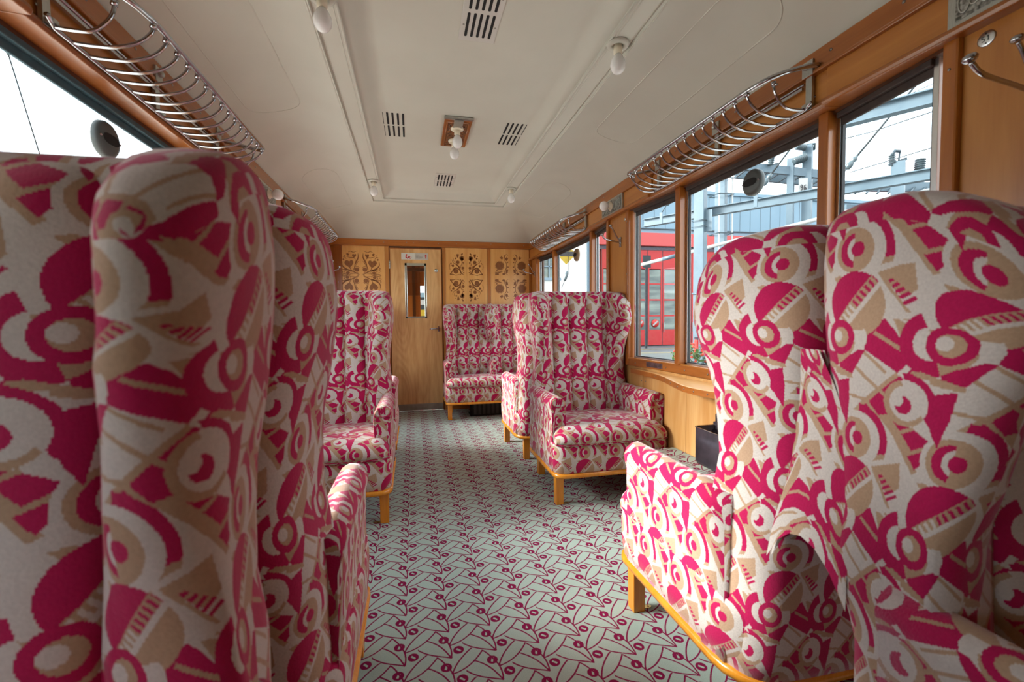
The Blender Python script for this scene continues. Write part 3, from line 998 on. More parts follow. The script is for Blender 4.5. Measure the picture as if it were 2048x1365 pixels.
def side(mirror):
    sd = 'left' if mirror else 'right'
    WINS = WIN_ALL
    PIERS = PIER_ALL if mirror else [(YB, 0.95), (2.76, 3.10), (5.03, YE)]
    M = lambda: MB(mirror)
    w = M().box(XR + 0.07, XR + 0.09, YB, YE, -0.2, 0.70)
    w.box(XR + 0.07, XR + 0.09, YB, YE, 1.82, 2.2)
    for a, b in PIERS: w.box(XR + 0.07, XR + 0.09, a + 0.02, b - 0.02, 0.70, 1.82)
    wall = tag(w.build('wall_' + sd, DARKWOOD), 'wood panelled %s side wall of the coach' % sd, None, None, 'structure')
    # lower panels
    edges = [YB, -1.8, -1.0, -0.3, 0.45, 1.02, 1.60, 2.155, 2.616, 2.93, 3.45, 3.95, 4.45, 4.95, YE]
    for a, b in zip(edges, edges[1:]):
        M().box(XR + 0.02, XR + 0.05, a + 0.0012, b - 0.0012, 0.0, 0.735).build('panel', CHERRY_Z, wall, 0.0012)
    M().box(XR + 0.05, XR + 0.07, YB, YE, 0.0, 0.735).build('backing', DARKWOOD, wall)
    # piers between the windows
    for a, b in PIERS:
        M().box(XR, XR + 0.03, a + 0.028, b - 0.028, 0.735, 1.79).build('pier_panel', MAPLE_Z, wall, 0.001)
        for yy in (a, b):
            if YB < yy < YE:
                y0, y1 = (yy - 0.004, yy + 0.034) if yy == a else (yy - 0.034, yy + 0.004)
                M().box(XR - 0.018, XR + 0.05, y0, y1, 0.735, 1.785).build('stile', HONEY_Z, wall, 0.006)
    # cornice boards
    M().box(1.405, 1.50, YB, YE, 1.915, 1.984).build('cornice_cap', HONEY_Y, wall, 0.004)
    M().box(1.398, 1.45, YB, YE, 1.903, 1.915).build('cornice_bead', HONEY_Y, wall, 0.003)
    racks = [(-0.85, 0.30), (1.30, 2.46), (3.42, 4.62)]
    cuts = [YB] + [q for r in racks for q in r] + [YE]
    for i, (a, b) in enumerate(zip(cuts, cuts[1:])):
        xin = 1.422 if i % 2 else 1.412
        M().box(xin, 1.46, a + 0.001, b - 0.001, 1.795, 1.903).build('cornice_board', MAPLE_Y, wall, 0.001)
        xl = 1.408 if i % 2 else 1.392
        mb = M()
        mb.prism([(xl, 1.772), (xl - 0.004, 1.783), (xl, 1.796), (1.505, 1.803), (1.505, 1.778)], a, b, 'y')
        mb.v = [(p[0], p[1], p[2]) for p in mb.v]
        mb.build('cornice_lip', HONEY_Y, wall, 0.003)
    sc = M()
    for y in [YB + 0.2 + 0.23 * k for k in range(31)]:
        sc.lathe([(0.005, 0), (0.005, 0.0015), (0.001, 0.0022)], (1.405, y, 1.952), (-1, 0, 0), 8)
        sc.lathe([(0.004, 0), (0.004, 0.0015), (0.001, 0.0022)], (1.416 if True else 0, y + 0.07, 1.83), (-1, 0, 0), 8)
    for a, b in PIERS:
        for yy in (a + 0.014, b - 0.014):
            for z in (0.95, 1.35, 1.70): sc.lathe([(0.004, 0), (0.004, 0.0015), (0.001, 0.0022)], (XR - 0.018, yy, z), (-1, 0, 0), 8)
    for y in (0.55, 0.9, 1.2, 1.7, 2.14, 2.18, 2.59, 2.64, 3.2, 3.7):
        sc.lathe([(0.005, 0), (0.005, 0.0015), (0.001, 0.0025)], (XR + 0.02, y, 0.645), (-1, 0, 0), 8)
    tag(sc.build('screws', SCREW, wall), kind='stuff')
    tag(M().box(XR + 0.005, XR + 0.02, YB, YE, 0.0, 0.07).build('baseboard_' + sd, HONEY_Y), 'low wooden baseboard along the %s wall' % sd, None, None, 'structure')

    for wi, (y0, y1) in enumerate(WINS):
        if wi == 0 and not mirror: continue
        num = (4 if mirror else 1) + wi
        place = ('nearest the camera behind the armchairs', 'with the rack above, in the middle of the coach', 'next to the end wall')[wi]
        (a0, a1), (b0, b1) = posts_of(y0, y1)
        win = tag(empty('window_%d' % num), '%s window in the %s wall %s' % ('two-pane' if mirror else 'three-pane bay', sd, place), None, None, 'structure')
        line = [(1.482 if mirror else bay_x(y0, y0, y1), y0), (1.482, (a0 + a1) / 2), (1.482, (b0 + b1) / 2), (bay_x(y1, y0, y1), y1)]
        def ribbon(dx0, dx1, z0, z1):
            mb = M()
            pts = line
            n = len(pts)
            vs = [(x + d, y, z) for z in (z0, z1) for d in (dx0, dx1) for x, y in pts]
            fs = []
            for i in range(n - 1):
                A_, B_, C_, D_ = i, n + i, 2 * n + i, 3 * n + i
                fs += [(A_, A_ + 1, C_ + 1, C_), (B_, D_, D_ + 1, B_ + 1), (C_, C_ + 1, D_ + 1, D_), (A_, B_, B_ + 1, A_ + 1)]
            fs += [(0, 2 * n, 3 * n, n), (n - 1, 2 * n - 1, 4 * n - 1, 3 * n - 1)]
            return mb.add(vs, fs)
        sr = ribbon(-0.012, 0.05, 0.735, SILL).build('sill_rail', HONEY_Y, win, 0.003)
        ribbon(-0.018, 0.07, SILL - 0.004, SILL + 0.004).build('sill_cap', MAPLE_Y, win, 0.002)
        ribbon(-0.004, 0.06, HEAD - 0.012, HEAD + 0.015).build('head_rail', DARKWOOD, win)
        for (p0, p1) in (((b0, b1),) if mirror else ((a0, a1), (b0, b1))):
            M().box(1.452, 1.51, p0, p1, SILL, HEAD).build('post', HONEY_Z, win, 0.005)
        segs = [(y0 + 0.03, a0), (a1, b0), (b1, y1 - 0.03)]
        if mirror: segs = [None, (y0 + 0.03, b0), segs[2]]
        for si, sg_ in enumerate(segs):
            if sg_ is None: continue
            s0, s1 = sg_
            xA, xB = bay_x(s0, y0, y1), bay_x(s1, y0, y1)
            if si == 1: xA = xB = 1.482
            P0, P1 = Vector((xA + 0.022, s0, 0)), Vector((xB + 0.022, s1, 0))
            d = (P1 - P0).normalized()
            def slab(t0, t1, z0, z1, th, off=0.0):
                q0, q1 = P0 + d * t0, P0 + d * t1
                n_ = Vector((d.y, -d.x, 0))
                o_ = n_ * off
                poly = [(q + o_ + n_ * s_) for q, s_ in ((q0, -th / 2), (q1, -th / 2), (q1, th / 2), (q0, th / 2))]
                return [(p.x, p.y) for p in poly], z0, z1
            Ls = (P1 - P0).length
            mb = M()
            mb.prism(*slab(0.004, Ls - 0.004, SILL + 0.004, HEAD, 0.005))
            mb.build('pane', GLASS, win)
            sash = M()
            for t0, t1 in ((0.0, 0.016), (Ls - 0.016, Ls)): sash.prism(*slab(t0, t1, SILL + 0.004, HEAD, 0.022))
            sash.prism(*slab(0.0, Ls, SILL + 0.004, SILL + 0.013, 0.022))
            sash.build('sash', ALU, win, 0.001)
            gk = M()
            for t0, t1 in ((0.016, 0.022), (Ls - 0.022, Ls - 0.016)): gk.prism(*slab(t0, t1, SILL + 0.013, HEAD, 0.012))
            gk.prism(*slab(0.016, Ls - 0.016, SILL + 0.013, SILL + 0.019, 0.012))
            gk.build('gasket', RUBBER, win)
            bl = M()
            bl.prism(*slab(0.012, Ls - 0.012, HEAD - 0.030, HEAD - 0.008, 0.030, -0.010))
            bl.prism(*slab(0.016, Ls - 0.016, HEAD - (0.58 if wi == 0 else 0.055), HEAD - 0.028, 0.010, -0.004))  # unseen near blind, drawn half down to cut light at the near end
            blind = bl.build('blind', BLINDL if mirror else BLIND, win, 0.003)
            if si == 1:
                vd = M()
                yc = (a1 + b0) / 2 - (0.055 if wi == 1 else 0.05)
                cxp = 1.482 + 0.022
                vd.lathe([(0.058, -0.012), (0.060, -0.006), (0.058, 0.0), (0.058, 0.005), (0.052, 0.012), (0.040, 0.016), (0.001, 0.016)], (cxp, yc, 1.652), (-1, 0, 0), 28)
                vent = vd.build('ventilator_disc', VENTM if wi < 2 else mat('brown_ventilator', (0.20, 0.12, 0.06, 1), 0.5, 0.2), win)
                m2 = M()
                ov = [(yc + 0.030 * math.cos(2 * PI * k / 20) + (0.010 if math.cos(2 * PI * k / 20) > 0 else -0.010), 1.652 + 0.017 * math.sin(2 * PI * k / 20)) for k in range(20)]
                m2.prism(ov, cxp - 0.0172, cxp - 0.010, 'x')
                m2.build('slot', BLACK, vent)
                m3 = M()
                for s_ in (-1, 1): m3.lathe([(0.004, 0), (0.004, 0.0165), (0.001, 0.017)], (cxp, yc + s_ * 0.047, 1.652), (-1, 0, 0), 8)
                m3.build('screw', CHROME, vent)
        if wi == 1:
            pt = M()
            yy0, yy1 = 2.40, 2.56
            for q in ((yy0, yy1),):
                xa, xb = bay_x(q[0], y0, y1) - 0.014, bay_x(q[1], y0, y1) - 0.014
                pt.add([(xa, q[0], 0.744), (xb, q[1], 0.744), (xb, q[1], 0.776), (xa, q[0], 0.776), (xa + 0.004, q[0], 0.744), (xb + 0.004, q[1], 0.744), (xb + 0.004, q[1], 0.776), (xa + 0.004, q[0], 0.776)],
                       [(0, 1, 2, 3), (7, 6, 5, 4), (0, 4, 5, 1), (1, 5, 6, 2), (2, 6, 7, 3), (3, 7, 4, 0)])
            pt.build('name_plate', noisy('worn_plate', (0.34, 0.30, 0.30, 1), (0.16, 0.13, 0.13, 1), 40, 0.3, 0, 0.9), win)
            s2 = M()
            for y in (1.5, 1.75, 2.0, 2.2, 2.37, 2.68): s2.lathe([(0.005, 0), (0.005, 0.002), (0.001, 0.003)], (bay_x(y, y0, y1) - 0.012, y, 0.757), (-1, 0, 0), 8)
            tag(s2.build('screws', SCREW, win), kind='stuff')
        # folding-table ledge with a wavy front
        yc = (y0 + y1) / 2
        half_pts = [(1.414, -0.86), (1.410, -0.60), (1.378, -0.41), (1.345, -0.30), (1.305, -0.17), (1.280, -0.08), (1.272, 0.0)]
        front = [(x, yc + q) for x, q in half_pts] + [(x, yc - q) for x, q in half_pts[-2::-1]]
        fr_ = spline([(x, y, 0) for x, y in front], 3)
        poly = [(p.x, p.y) for p in fr_] + [(1.455, yc + 0.86), (1.455, yc - 0.86)]
        lg = M()
        lg.prism(poly, 0.692, 0.720)
        if wi == 1 or not mirror:
            pos = ('nearest the camera', 'between the facing armchairs', 'next to the end wall')[wi]
            ledge = tag(lg.build('window_ledge', LEDGE, None, 0.003), 'wavy-fronted wooden ledge below the %s windows %s' % (sd, pos), 'ledge', 'wooden window ledges')
            e2 = M()
            n_ = len(fr_)
            e2.add([(p.x - 0.004, p.y, z) for z in (0.690, 0.718) for p in fr_] + [(p.x + 0.002, p.y, z) for z in (0.690, 0.718) for p in fr_],
                   [(i, i + 1, n_ + i + 1, n_ + i) for i in range(n_ - 1)] + [(n_ + i, n_ + i + 1, 3 * n_ + i + 1, 3 * n_ + i) for i in range(n_ - 1)] + [(2 * n_ + i, 2 * n_ + i + 1, i + 1, i) for i in range(n_ - 1)])
            e2.build('edge_strip', HONEY_Y, ledge)
            s3 = M()
            for i in range(2, n_ - 2, 3): s3.lathe([(0.004, 0), (0.004, 0.0015), (0.001, 0.002)], (fr_[i].x - 0.004, fr_[i].y, 0.704), (-1, 0, 0), 8)
            tag(s3.build('screws', SCREW, ledge), kind='stuff')
side(False)
side(True)
# rear end behind the camera
tag(box('wall_rear', XL - 0.1, XR + 0.1, YB - 0.04, YB, 0, 2.2, MAPLE_Z), 'plain maple wall behind the camera', None, None, 'structure')

# ================================================================== LUGGAGE RACKS
def rack(mirror, y0, y1, label):
    root = empty('luggage_rack', (0, 0, 0), 0, label, 'rack', 'chrome luggage racks above the windows')
    M = lambda: MB(mirror)
    zf, xf = 1.866, 1.20
    end0 = [(1.400, y0 - 0.01, 1.925), (1.37, y0 - 0.012, 1.918), (1.30, y0 + 0.000, 1.900), (1.235, y0 + 0.03, 1.880), (1.205, y0 + 0.085, 1.868)]
    end1 = [(x, y1 + y0 - y, z) for x, y, z in end0]
    path = spline(end0, 5) + [(xf, y0 + 0.14, zf), (xf, (y0 + y1) / 2, zf), (xf, y1 - 0.14, zf)] + spline(end1[::-1], 5)
    M().tube(path, 0.0085, 10).build('front_rail', CHROME, root)
    low = [(1.385, y0, 1.800), (1.398, y0 + 0.04, 1.792), (1.398, y1 - 0.04, 1.792), (1.385, y1, 1.800)]
    M().tube(low, 0.0065, 8).build('lower_rail', CHROME, root)
    up_ = M()
    up_.box(1.405, 1.413, y0 + 0.06, y1 - 0.06, 1.872, 1.882)
    up_.tube([(1.404, y0 + 0.05, 1.888), (1.404, y1 - 0.05, 1.888)], 0.004, 8)
    up_.build('upper_rail', CHROME, root)
    n = 16
    for i in range(n + 1):
        y = y0 + 0.035 + (y1 - y0 - 0.07) * i / n
        e = 0.0
        if i in (0, n): e = 0.055
        pts = spline([(xf + 0.004 + e, y, zf + 0.2 * e), (xf + 0.012 + e, y, 1.838), (1.245 + e * 0.8, y, 1.808), (1.30 + e * 0.3, y, 1.790), (1.36, y, 1.788), (1.398, y, 1.792)], 4)
        rb = M()
        rb.tube(pts, 0.0050, 8)
        o = rb.build('rib', CHROME, root)
        c = M()
        c.tube([(xf + 0.004 + e, y, zf + 0.2 * e - 0.001), (xf + 0.008 + e, y, zf - 0.016 + 0.2 * e)], 0.0085, 8)
        c.build('ferrule', CHROME, o)
    for y in (y0 + 0.03, (y0 + y1) / 2 - 0.02, y1 - 0.06):
        b = M()
        b.box(1.404, 1.416, y - 0.013, y + 0.013, 1.788, 1.955)
        b.box(1.396, 1.412, y - 0.022, y + 0.022, 1.905, 1.958)
        b.box(1.385, 1.406, y - 0.010, y + 0.010, 1.795, 1.806)
        b.lathe([(0.010, 0), (0.010, 0.012), (0.006, 0.016), (0.001, 0.017)], (1.397, y, 1.935), (-1, 0, 0), 10)
        b.build('bracket', STEEL, root, 0.001)
rack(False, 1.335, 2.43, 'chrome luggage rack on the right wall nearest the camera')
rack(False, 3.46, 4.58, 'chrome luggage rack on the right wall next to the inlaid end wall')
rack(True, 1.335, 2.43, 'large chrome luggage rack at upper left above the left window')
rack(True, 3.46, 4.58, 'chrome luggage rack on the left wall next to the inlaid end wall')

# ================================================================== LAMPS AND VENTS
def ceiling_bulb(x, y, label):
    z = ceil_z(x, y)
    root = empty('ceiling_lamp', (x, y, z), 0, label, 'lamp', 'bare ceiling bulbs in the lamp bands')
    MB().lathe([(0.040, 0.001), (0.044, -0.004), (0.042, -0.010), (0.030, -0.013), (0.022, -0.012), (0.022, -0.004)], (0, 0, 0), (0, 0, 1), 24).build('rose', PAINT, root)
    MB().lathe([(0.016, -0.002), (0.0175, -0.030), (0.016, -0.040), (0.012, -0.042)], (0, 0, 0), (0, 0, 1), 18).build('socket', PORCELAIN, root)
    MB().lathe([(0.011, -0.040), (0.018, -0.050), (0.027, -0.066), (0.0295, -0.082), (0.027, -0.097), (0.019, -0.109), (0.009, -0.115), (0.001, -0.116)], (0, 0, 0), (0, 0, 1), 22).build('bulb', BULB, root)
ceiling_bulb(-0.268, 1.60, 'frosted ceiling bulb at the top left nearest the camera')
ceiling_bulb(0.797, 1.64, 'frosted ceiling bulb on the right band nearest the camera')
ceiling_bulb(-0.265, 3.55, 'small far frosted ceiling bulb on the left band')
ceiling_bulb(0.797, 3.56, 'small far frosted ceiling bulb on the right band')

ZC = 2.177
# pair of bulbs on a carved wooden plate
root = empty('carved_lamp_plate', (0.274, 2.73, ZC), 0, 'carved wooden ceiling plate carrying two frosted bulbs', 'lamp')
MB().box(-0.078, 0.078, -0.195, 0.195, -0.012, 0).build('plate', HONEY_Y, root, 0.003)
cp = noisy('carved_wood', srgb(150, 92, 44), srgb(70, 40, 20), 70, 0.5, 1.0, 0, (1, 1, 1), 2)
MB().box(-0.052, 0.052, -0.155, 0.165, -0.0165, -0.011).build('carved_field', cp, root)
rim = MB()
for a, b in (((-0.060, -0.165), (0.060, -0.165)), ((0.060, -0.165), (0.060, 0.175)), ((0.060, 0.175), (-0.060, 0.175)), ((-0.060, 0.175), (-0.060, -0.165))):
    rim.tube([(a[0], a[1], -0.013), (b[0], b[1], -0.013)], 0.005, 6)
rim.build('beading', HONEY_Y, root)
rng = random.Random(3)
sw = MB()
for sx_ in (-1, 1):
    for k in range(5):
        yy = -0.13 + 0.065 * k
        sw.tube(spline([(sx_ * 0.008, yy - 0.03, -0.017), (sx_ * 0.040, yy - 0.015, -0.017), (sx_ * 0.042, yy + 0.015, -0.017), (sx_ * 0.02, yy + 0.018, -0.017), (sx_ * 0.022, yy, -0.017)], 4), 0.0032, 6)
sw.build('carved_scroll', cp, root)
MB().box(-0.082, 0.082, -0.215, -0.195, -0.016, -0.002).box(-0.026, 0.026, -0.205, -0.12, -0.026, -0.012).build('metal_strap', STEEL, root, 0.002)
for yb in (-0.095, 0.085):
    MB().lathe([(0.034, -0.012), (0.038, -0.018), (0.036, -0.026), (0.022, -0.030), (0.018, -0.03)], (0, yb, 0), (0, 0, 1), 22).build('rose', PORCELAIN, root)
    MB().lathe([(0.017, -0.028), (0.018, -0.052), (0.013, -0.056)], (0, yb, 0), (0, 0, 1), 18).build('socket', PORCELAIN, root)
    MB().lathe([(0.011, -0.054), (0.018, -0.064), (0.027, -0.080), (0.0295, -0.096), (0.027, -0.111), (0.019, -0.123), (0.009, -0.129), (0.001, -0.130)], (0, yb, 0), (0, 0, 1), 22).build('bulb', BULB, root)

def vent(x0, x1, y0, y1, label, plate=True):
    cx_, cy_ = (x0 + x1) / 2, (y0 + y1) / 2
    r = empty('ceiling_vent', (cx_, cy_, ZC), 0, label, 'vent', 'slotted ceiling air vents')
    hx, hy = (x1 - x0) / 2, (y1 - y0) / 2
    d = 0.0035 if plate else 0.0012
    if plate:
        MB().box(-hx, hx, -hy, hy, -0.003, 0.0005).build('plate', mat('vent_plate', srgb(206, 204, 198), 0.4, 0.1), r, 0.001)
        s = MB()
        for px in (-hx + 0.012, hx - 0.012):
            for py in (-hy * 0.45, hy * 0.45): s.lathe([(0.004, 0), (0.004, 0.0012), (0.001, 0.0016)], (px, py, -0.003), (0, 0, -1), 8)
        tag(s.build('screws', SCREW, r), kind='stuff')
    ix = hx - (0.026 if plate else 0.004)
    iy = hy - (0.028 if plate else 0.004)
    for row in (-1, 1):
        for k in range(5):
            x = -ix + 2 * ix * k / 4
            ya, yb_ = (0.010, iy) if row > 0 else (-iy, -0.010)
            poly = []
            rr = 0.0052
            for j in range(7):
                a = PI * j / 6
                poly.append((x + rr * math.cos(a), yb_ - rr + rr * math.sin(a)))
            for j in range(7):
                a = PI + PI * j / 6
                poly.append((x + rr * math.cos(a), ya + rr + rr * math.sin(a)))
            MB().prism(poly, -d - 0.0004, 0.0).build('slot', BLACK, r)
vent(0.200, 0.346, 1.49, 1.84, 'large slotted ceiling vent plate at the top centre nearest the camera')
vent(0.196, 0.350, 3.49, 3.83, 'small slotted ceiling vent plate beyond the carved lamp plate')
vent(-0.145, -0.025, 2.54, 2.86, 'plain slots cut in the ceiling left of the carved lamp plate', False)
vent(0.556, 0.676, 2.54, 2.86, 'plain slots cut in the ceiling right of the carved lamp plate', False)

filig = noisy('pierced_nickel', (0.50, 0.50, 0.47, 1), (0.10, 0.10, 0.09, 1), 95, 0.35, 1.0, 0.9, (1, 1, 1), 1)
def wall_lamp(mirror, yc, label):
    r = empty('wall_lamp', (0, 0, 0), 0, label, 'lamp', 'ornamental wall lamps above the piers')
    M = lambda: MB(mirror)
    M().box(1.398, 1.413, yc - 0.165, yc + 0.165, 1.795, 1.905).build('back_plate', STEEL, r, 0.002)
    M().box(1.395, 1.399, yc - 0.145, yc + 0.145, 1.808, 1.892).build('filigree', filig, r)
    o = M()
    for s_ in (-1, 1):
        for k in range(4):
            yy = yc + s_ * (0.06 + 0.022 * k)
            o.tube([(1.394, yy + 0.013 * math.cos(a), 1.85 + (0.03 if k % 2 else 0.022) * math.sin(a)) for a in [2 * PI * j / 12 for j in range(12)]], 0.0022, 6, True)
    tag(o.build('scroll', STEEL, r), kind='stuff')
    M().lathe([(0.030, 0.0), (0.030, 0.010), (0.022, 0.014), (0.020, 0.024), (0.015, 0.026)], (1.397, yc, 1.85), (-1, 0, 0), 20).build('socket', PORCELAIN, r)
    prof = [(0.014, 0.022)] + [(0.034 * math.sin(a), 0.056 - 0.034 * math.cos(a)) for a in [PI * k / 12 for k in range(2, 13)]]
    M().lathe(prof, (1.397, yc, 1.85), (-1, 0, 0), 24).build('bulb', BULB, r)
wall_lamp(False, 2.98, 'round-bulb lamp on a pierced plate on the right wall between the racks')
wall_lamp(True, 3.08, 'round-bulb lamp on a pierced plate on the left wall beside the far rack')
wall_lamp(False, 0.77, 'pierced metal lamp plate at the upper right edge above the near pier')

# ================================================================== COAT HOOKS, NUMBER PLATES
def hook(mirror, y, z, label, big=1.0):
    k = big
    r = empty('coat_hook', (0, 0, 0), 0, label, 'hook', 'double coat hooks on the piers')
    M = lambda: MB(mirror)
    x = XR
    M().box(x - 0.006, x + 0.001, y - 0.014, y + 0.014, z - 0.035, z + 0.035).build('back_plate', CHROME, r, 0.002)
    a = M()
    a.tube(spline([(x - 0.004, y, z - 0.005), (x - 0.05 * k, y - 0.002, z + 0.005), (x - 0.115 * k, y - 0.004, z + 0.018), (x - 0.138 * k, y - 0.004, z + 0.040)], 6), 0.0055, 10)
    a.lathe([(0.004, -0.012), (0.012, -0.006), (0.0145, 0.0), (0.011, 0.007), (0.001, 0.010)], (x - 0.140 * k, y - 0.004, z + 0.048), (-0.5, 0, 0.85), 16)
    a.build('long_arm', CHROME, r)
    b = M()
    b.tube(spline([(x - 0.004, y, z + 0.008), (x - 0.030, y, z + 0.040), (x - 0.055, y + 0.002, z + 0.085), (x - 0.072, y + 0.002, z + 0.105)], 6), 0.005, 10)
    b.lathe([(0.004, -0.010), (0.011, -0.005), (0.0135, 0.0), (0.010, 0.006), (0.001, 0.009)], (x - 0.074, y + 0.002, z + 0.112), (-0.3, 0, 0.95), 16)
    b.build('short_arm', CHROME, r)
hook(False, 2.90, 1.585, 'chrome double coat hook on the right pier between the windows')
hook(False, 0.765, 1.560, 'chrome coat hook at the right edge above the near armchair', 1.6)
hook(False, 5.14, 1.60, 'small chrome coat hook in the far right corner by the inlaid wall')
hook(True, 5.14, 1.60, 'small chrome coat hook in the far left corner by the inlaid wall')

DIGITS = {'5': [[(0.9, 1), (0.1, 1), (0.1, 0.55), (0.6, 0.6), (0.9, 0.35), (0.7, 0.05), (0.1, 0.05)]], '1': [[(0.2, 0.8), (0.55, 1), (0.55, 0)]],
          '7': [[(0.1, 1), (0.9, 1), (0.4, 0)]], '9': [[(0.85, 0.6), (0.5, 0.5), (0.15, 0.7), (0.4, 1), (0.8, 0.95), (0.85, 0.6), (0.7, 0.1), (0.3, 0)]]}
def seat_number(mirror, y, z, txt, label):
    r = empty('seat_number', (0, 0, 0), 0, label, 'number plate')
    MB(mirror).lathe([(0.019, 0), (0.019, 0.002), (0.017, 0.003), (0.001, 0.003)], (XR, y, z), (-1, 0, 0), 24).build('disc', ALU, r)
    t = MB(mirror)
    for i, ch in enumerate(txt):
        for s_ in DIGITS[ch]:
            pts = [(XR - 0.0032, y + 0.009 - 0.010 * i - 0.007 * q[0], z - 0.006 + 0.012 * q[1]) for q in s_]
            t.tube(pts, 0.0011, 5)
    for dz in (-0.012, 0.012): t.lathe([(0.002, 0), (0.002, 0.0036), (0.0005, 0.0036)], (XR, y, z + dz), (-1, 0, 0), 8)
    t.build('digits', RUBBER, r)
seat_number(False, 0.868, 1.742, '51', 'round aluminium seat number disc reading 51 at upper right')
for yy, lb in ((2.80, 'tiny seat number disc beside the window post on the right pier'), (3.05, 'tiny seat number disc beside the hook on the right pier')):
    r = empty('seat_marker', (0, 0, 0), 0, lb, 'number plate')
    MB().lathe([(0.010, 0), (0.010, 0.002), (0.001, 0.0025)], (XR - (0.018 if yy < 2.9 else 0.0), yy, 1.72), (-1, 0, 0), 16).build('disc', ALU, r)
    MB().lathe([(0.003, 0), (0.003, 0.003), (0.0005, 0.003)], (XR - (0.018 if yy < 2.9 else 0.0), yy, 1.72), (-1, 0, 0), 8).build('screw', SCREW, r)

# ================================================================== WALL BIN, HEATERS
bn = empty('wall_bin', (0, 0, 0), 0, 'dark metal litter bin on the wall below the window ledge', 'bin')
def binloop(x0, x1, y0, y1, z, r=0.02):
    out = []
    for cx_, cy_, a0 in ((x0 + r, y0 + r, 180), (x1, y0, 270), (x1, y1, 0), (x0 + r, y1 - r, 90)):
        if cx_ == x1: out.append((cx_, cy_, z)); continue
        for k in range(6):
            a = math.radians(a0 + 90 * k / 5)
            out.append((cx_ + r * math.cos(a), cy_ + r * math.sin(a), z))
    return out
bo = MB()
x0b, x1b, ya, yb = 1.325, 1.449, 1.70, 1.905
loops = [binloop(x0b + 0.006, x1b, ya + 0.006, yb - 0.006, 0.345), binloop(x0b, x1b, ya, yb, 0.36), binloop(x0b, x1b, ya, yb, 0.520), binloop(x0b + 0.004, x1b - 0.004, ya + 0.004, yb - 0.004, 0.521), binloop(x0b + 0.004, x1b - 0.004, ya + 0.004, yb - 0.004, 0.40)]
bo.loft(loops, True, cap_start=True, cap_end=True)
bo.build('body', DARKTIN, bn)
MB().tube([(x, y, 0.521) for x, y, z in loops[2]], 0.003, 6, True).build('rim', CHROME, bn)
bk = MB()
bk.prism([(ya + 0.004, 0.50), (yb - 0.004, 0.50), (yb - 0.004, 0.575), (yb - 0.03, 0.592), (ya + 0.03, 0.592), (ya + 0.004, 0.575)], x1b - 0.008, x1b, 'x')
bk.build('back_plate', DARKTIN, bn, 0.001)
MB().box(x1b - 0.022, x1b - 0.008, ya + 0.006, yb - 0.006, 0.525, 0.540).build('hinge_bar', DARKTIN, bn, 0.002)
sb = MB()
for y in (1.78, 1.82): sb.lathe([(0.005, 0), (0.005, 0.003), (0.001, 0.004)], (x1b - 0.008, y, 0.508), (-1, 0, 0), 8)
sb.build('screw', BRASS, bn)

def heater(mirror, y0, y1, x0, label):
    r = empty('heater_box', (0, 0, 0), 0, label, 'heater box', 'carpeted heater boxes along the walls')
    b = MB(mirror)
    z1 = 0.31
    xw = XR + 0.015
    b.add([(x0, y0, z1), (xw, y0, z1), (xw, y1, z1), (x0, y1, z1)], [(0, 1, 2, 3)], [[(x0, y0), (xw, y0), (xw, y1), (x0, y1)]])
    b.add([(x0, y0, 0.001), (x0, y0, z1), (x0, y1, z1), (x0, y1, 0.001)], [(0, 1, 2, 3)], [[(0, y0), (z1, y0), (z1, y1), (0, y1)]])
    b.add([(x0, y0, 0.001), (xw, y0, 0.001), (xw, y0, z1), (x0, y0, z1)], [(0, 1, 2, 3)], [[(x0, 0), (xw, 0), (xw, z1), (x0, z1)]])
    b.add([(x0, y1, 0.001), (xw, y1, 0.001), (xw, y1, z1), (x0, y1, z1)], [(0, 3, 2, 1)], [[(x0, 0), (x0, z1), (xw, z1), (xw, 0)]])
    b.build('cover', CARPET, r)
    MB(mirror).tube([(x0, y0, z1), (x0, y1, z1)], 0.006, 8).build('edge_trim', ALU, r)
heater(False, 1.56, 2.26, 1.30, 'low carpeted heater box under the bin on the right wall')
ub = empty('under_seat_heater', (0, 0, 0), 0, 'black heater under the settee at the end wall', 'heater')
MB().box(0.62, 1.36, 4.84, 5.06, 0.005, 0.155).build('casing', BLACK, ub, 0.006)
gg = MB()
for k in range(14): gg.box(0.64 + 0.05 * k, 0.665 + 0.05 * k, 4.836, 4.842, 0.02, 0.14)
gg.build('grille', mat('dark_grille', (0.015, 0.014, 0.014, 1), 0.5), ub)
MB().box(0.60, 1.38, 4.83, 5.08, 0.001, 0.006).build('base_plate', BLACK, ub)

# ================================================================== ARMCHAIRS
def rounded_outline(hw, yf, yr, rf, rr, n=7, bow=0.0):
    """plan outline counter-clockwise from front left"""
    out = []
    for cx_, cy_, r, a0 in ((-hw + rf, yf + rf, rf, 180), (hw - rf, yf + rf, rf, 270), (hw - rr, yr - rr, rr, 0), (-hw + rr, yr - rr, rr, 90)):
        for k in range(n):
            a = math.radians(a0 + 90 * k / (n - 1))
            out.append([cx_ + r * math.cos(a), cy_ + r * math.sin(a)])
    if bow:
        for p in out:
            if p[1] < yf + rf: p[1] -= bow * (1 - (p[0] / hw) ** 2)
    return out

YB_TAB = [(0.36, 0.135), (1.2, 0.205)]
YR_TAB = [(0.17, 0.298), (0.45, 0.318), (0.62, 0.368), (0.95, 0.386), (1.25, 0.386)]
WF_TAB = [(0.40, 0.08), (0.68, 0.10), (0.80, 0.34), (0.93, 0.70), (1.05, 0.95), (1.14, 1.0), (1.24, 0.92)]
XW_TAB = [(0.17, 0.345), (0.55, 0.330), (0.74, 0.308), (0.86, 0.312), (1.00, 0.334), (1.12, 0.342), (1.25, 0.334)]

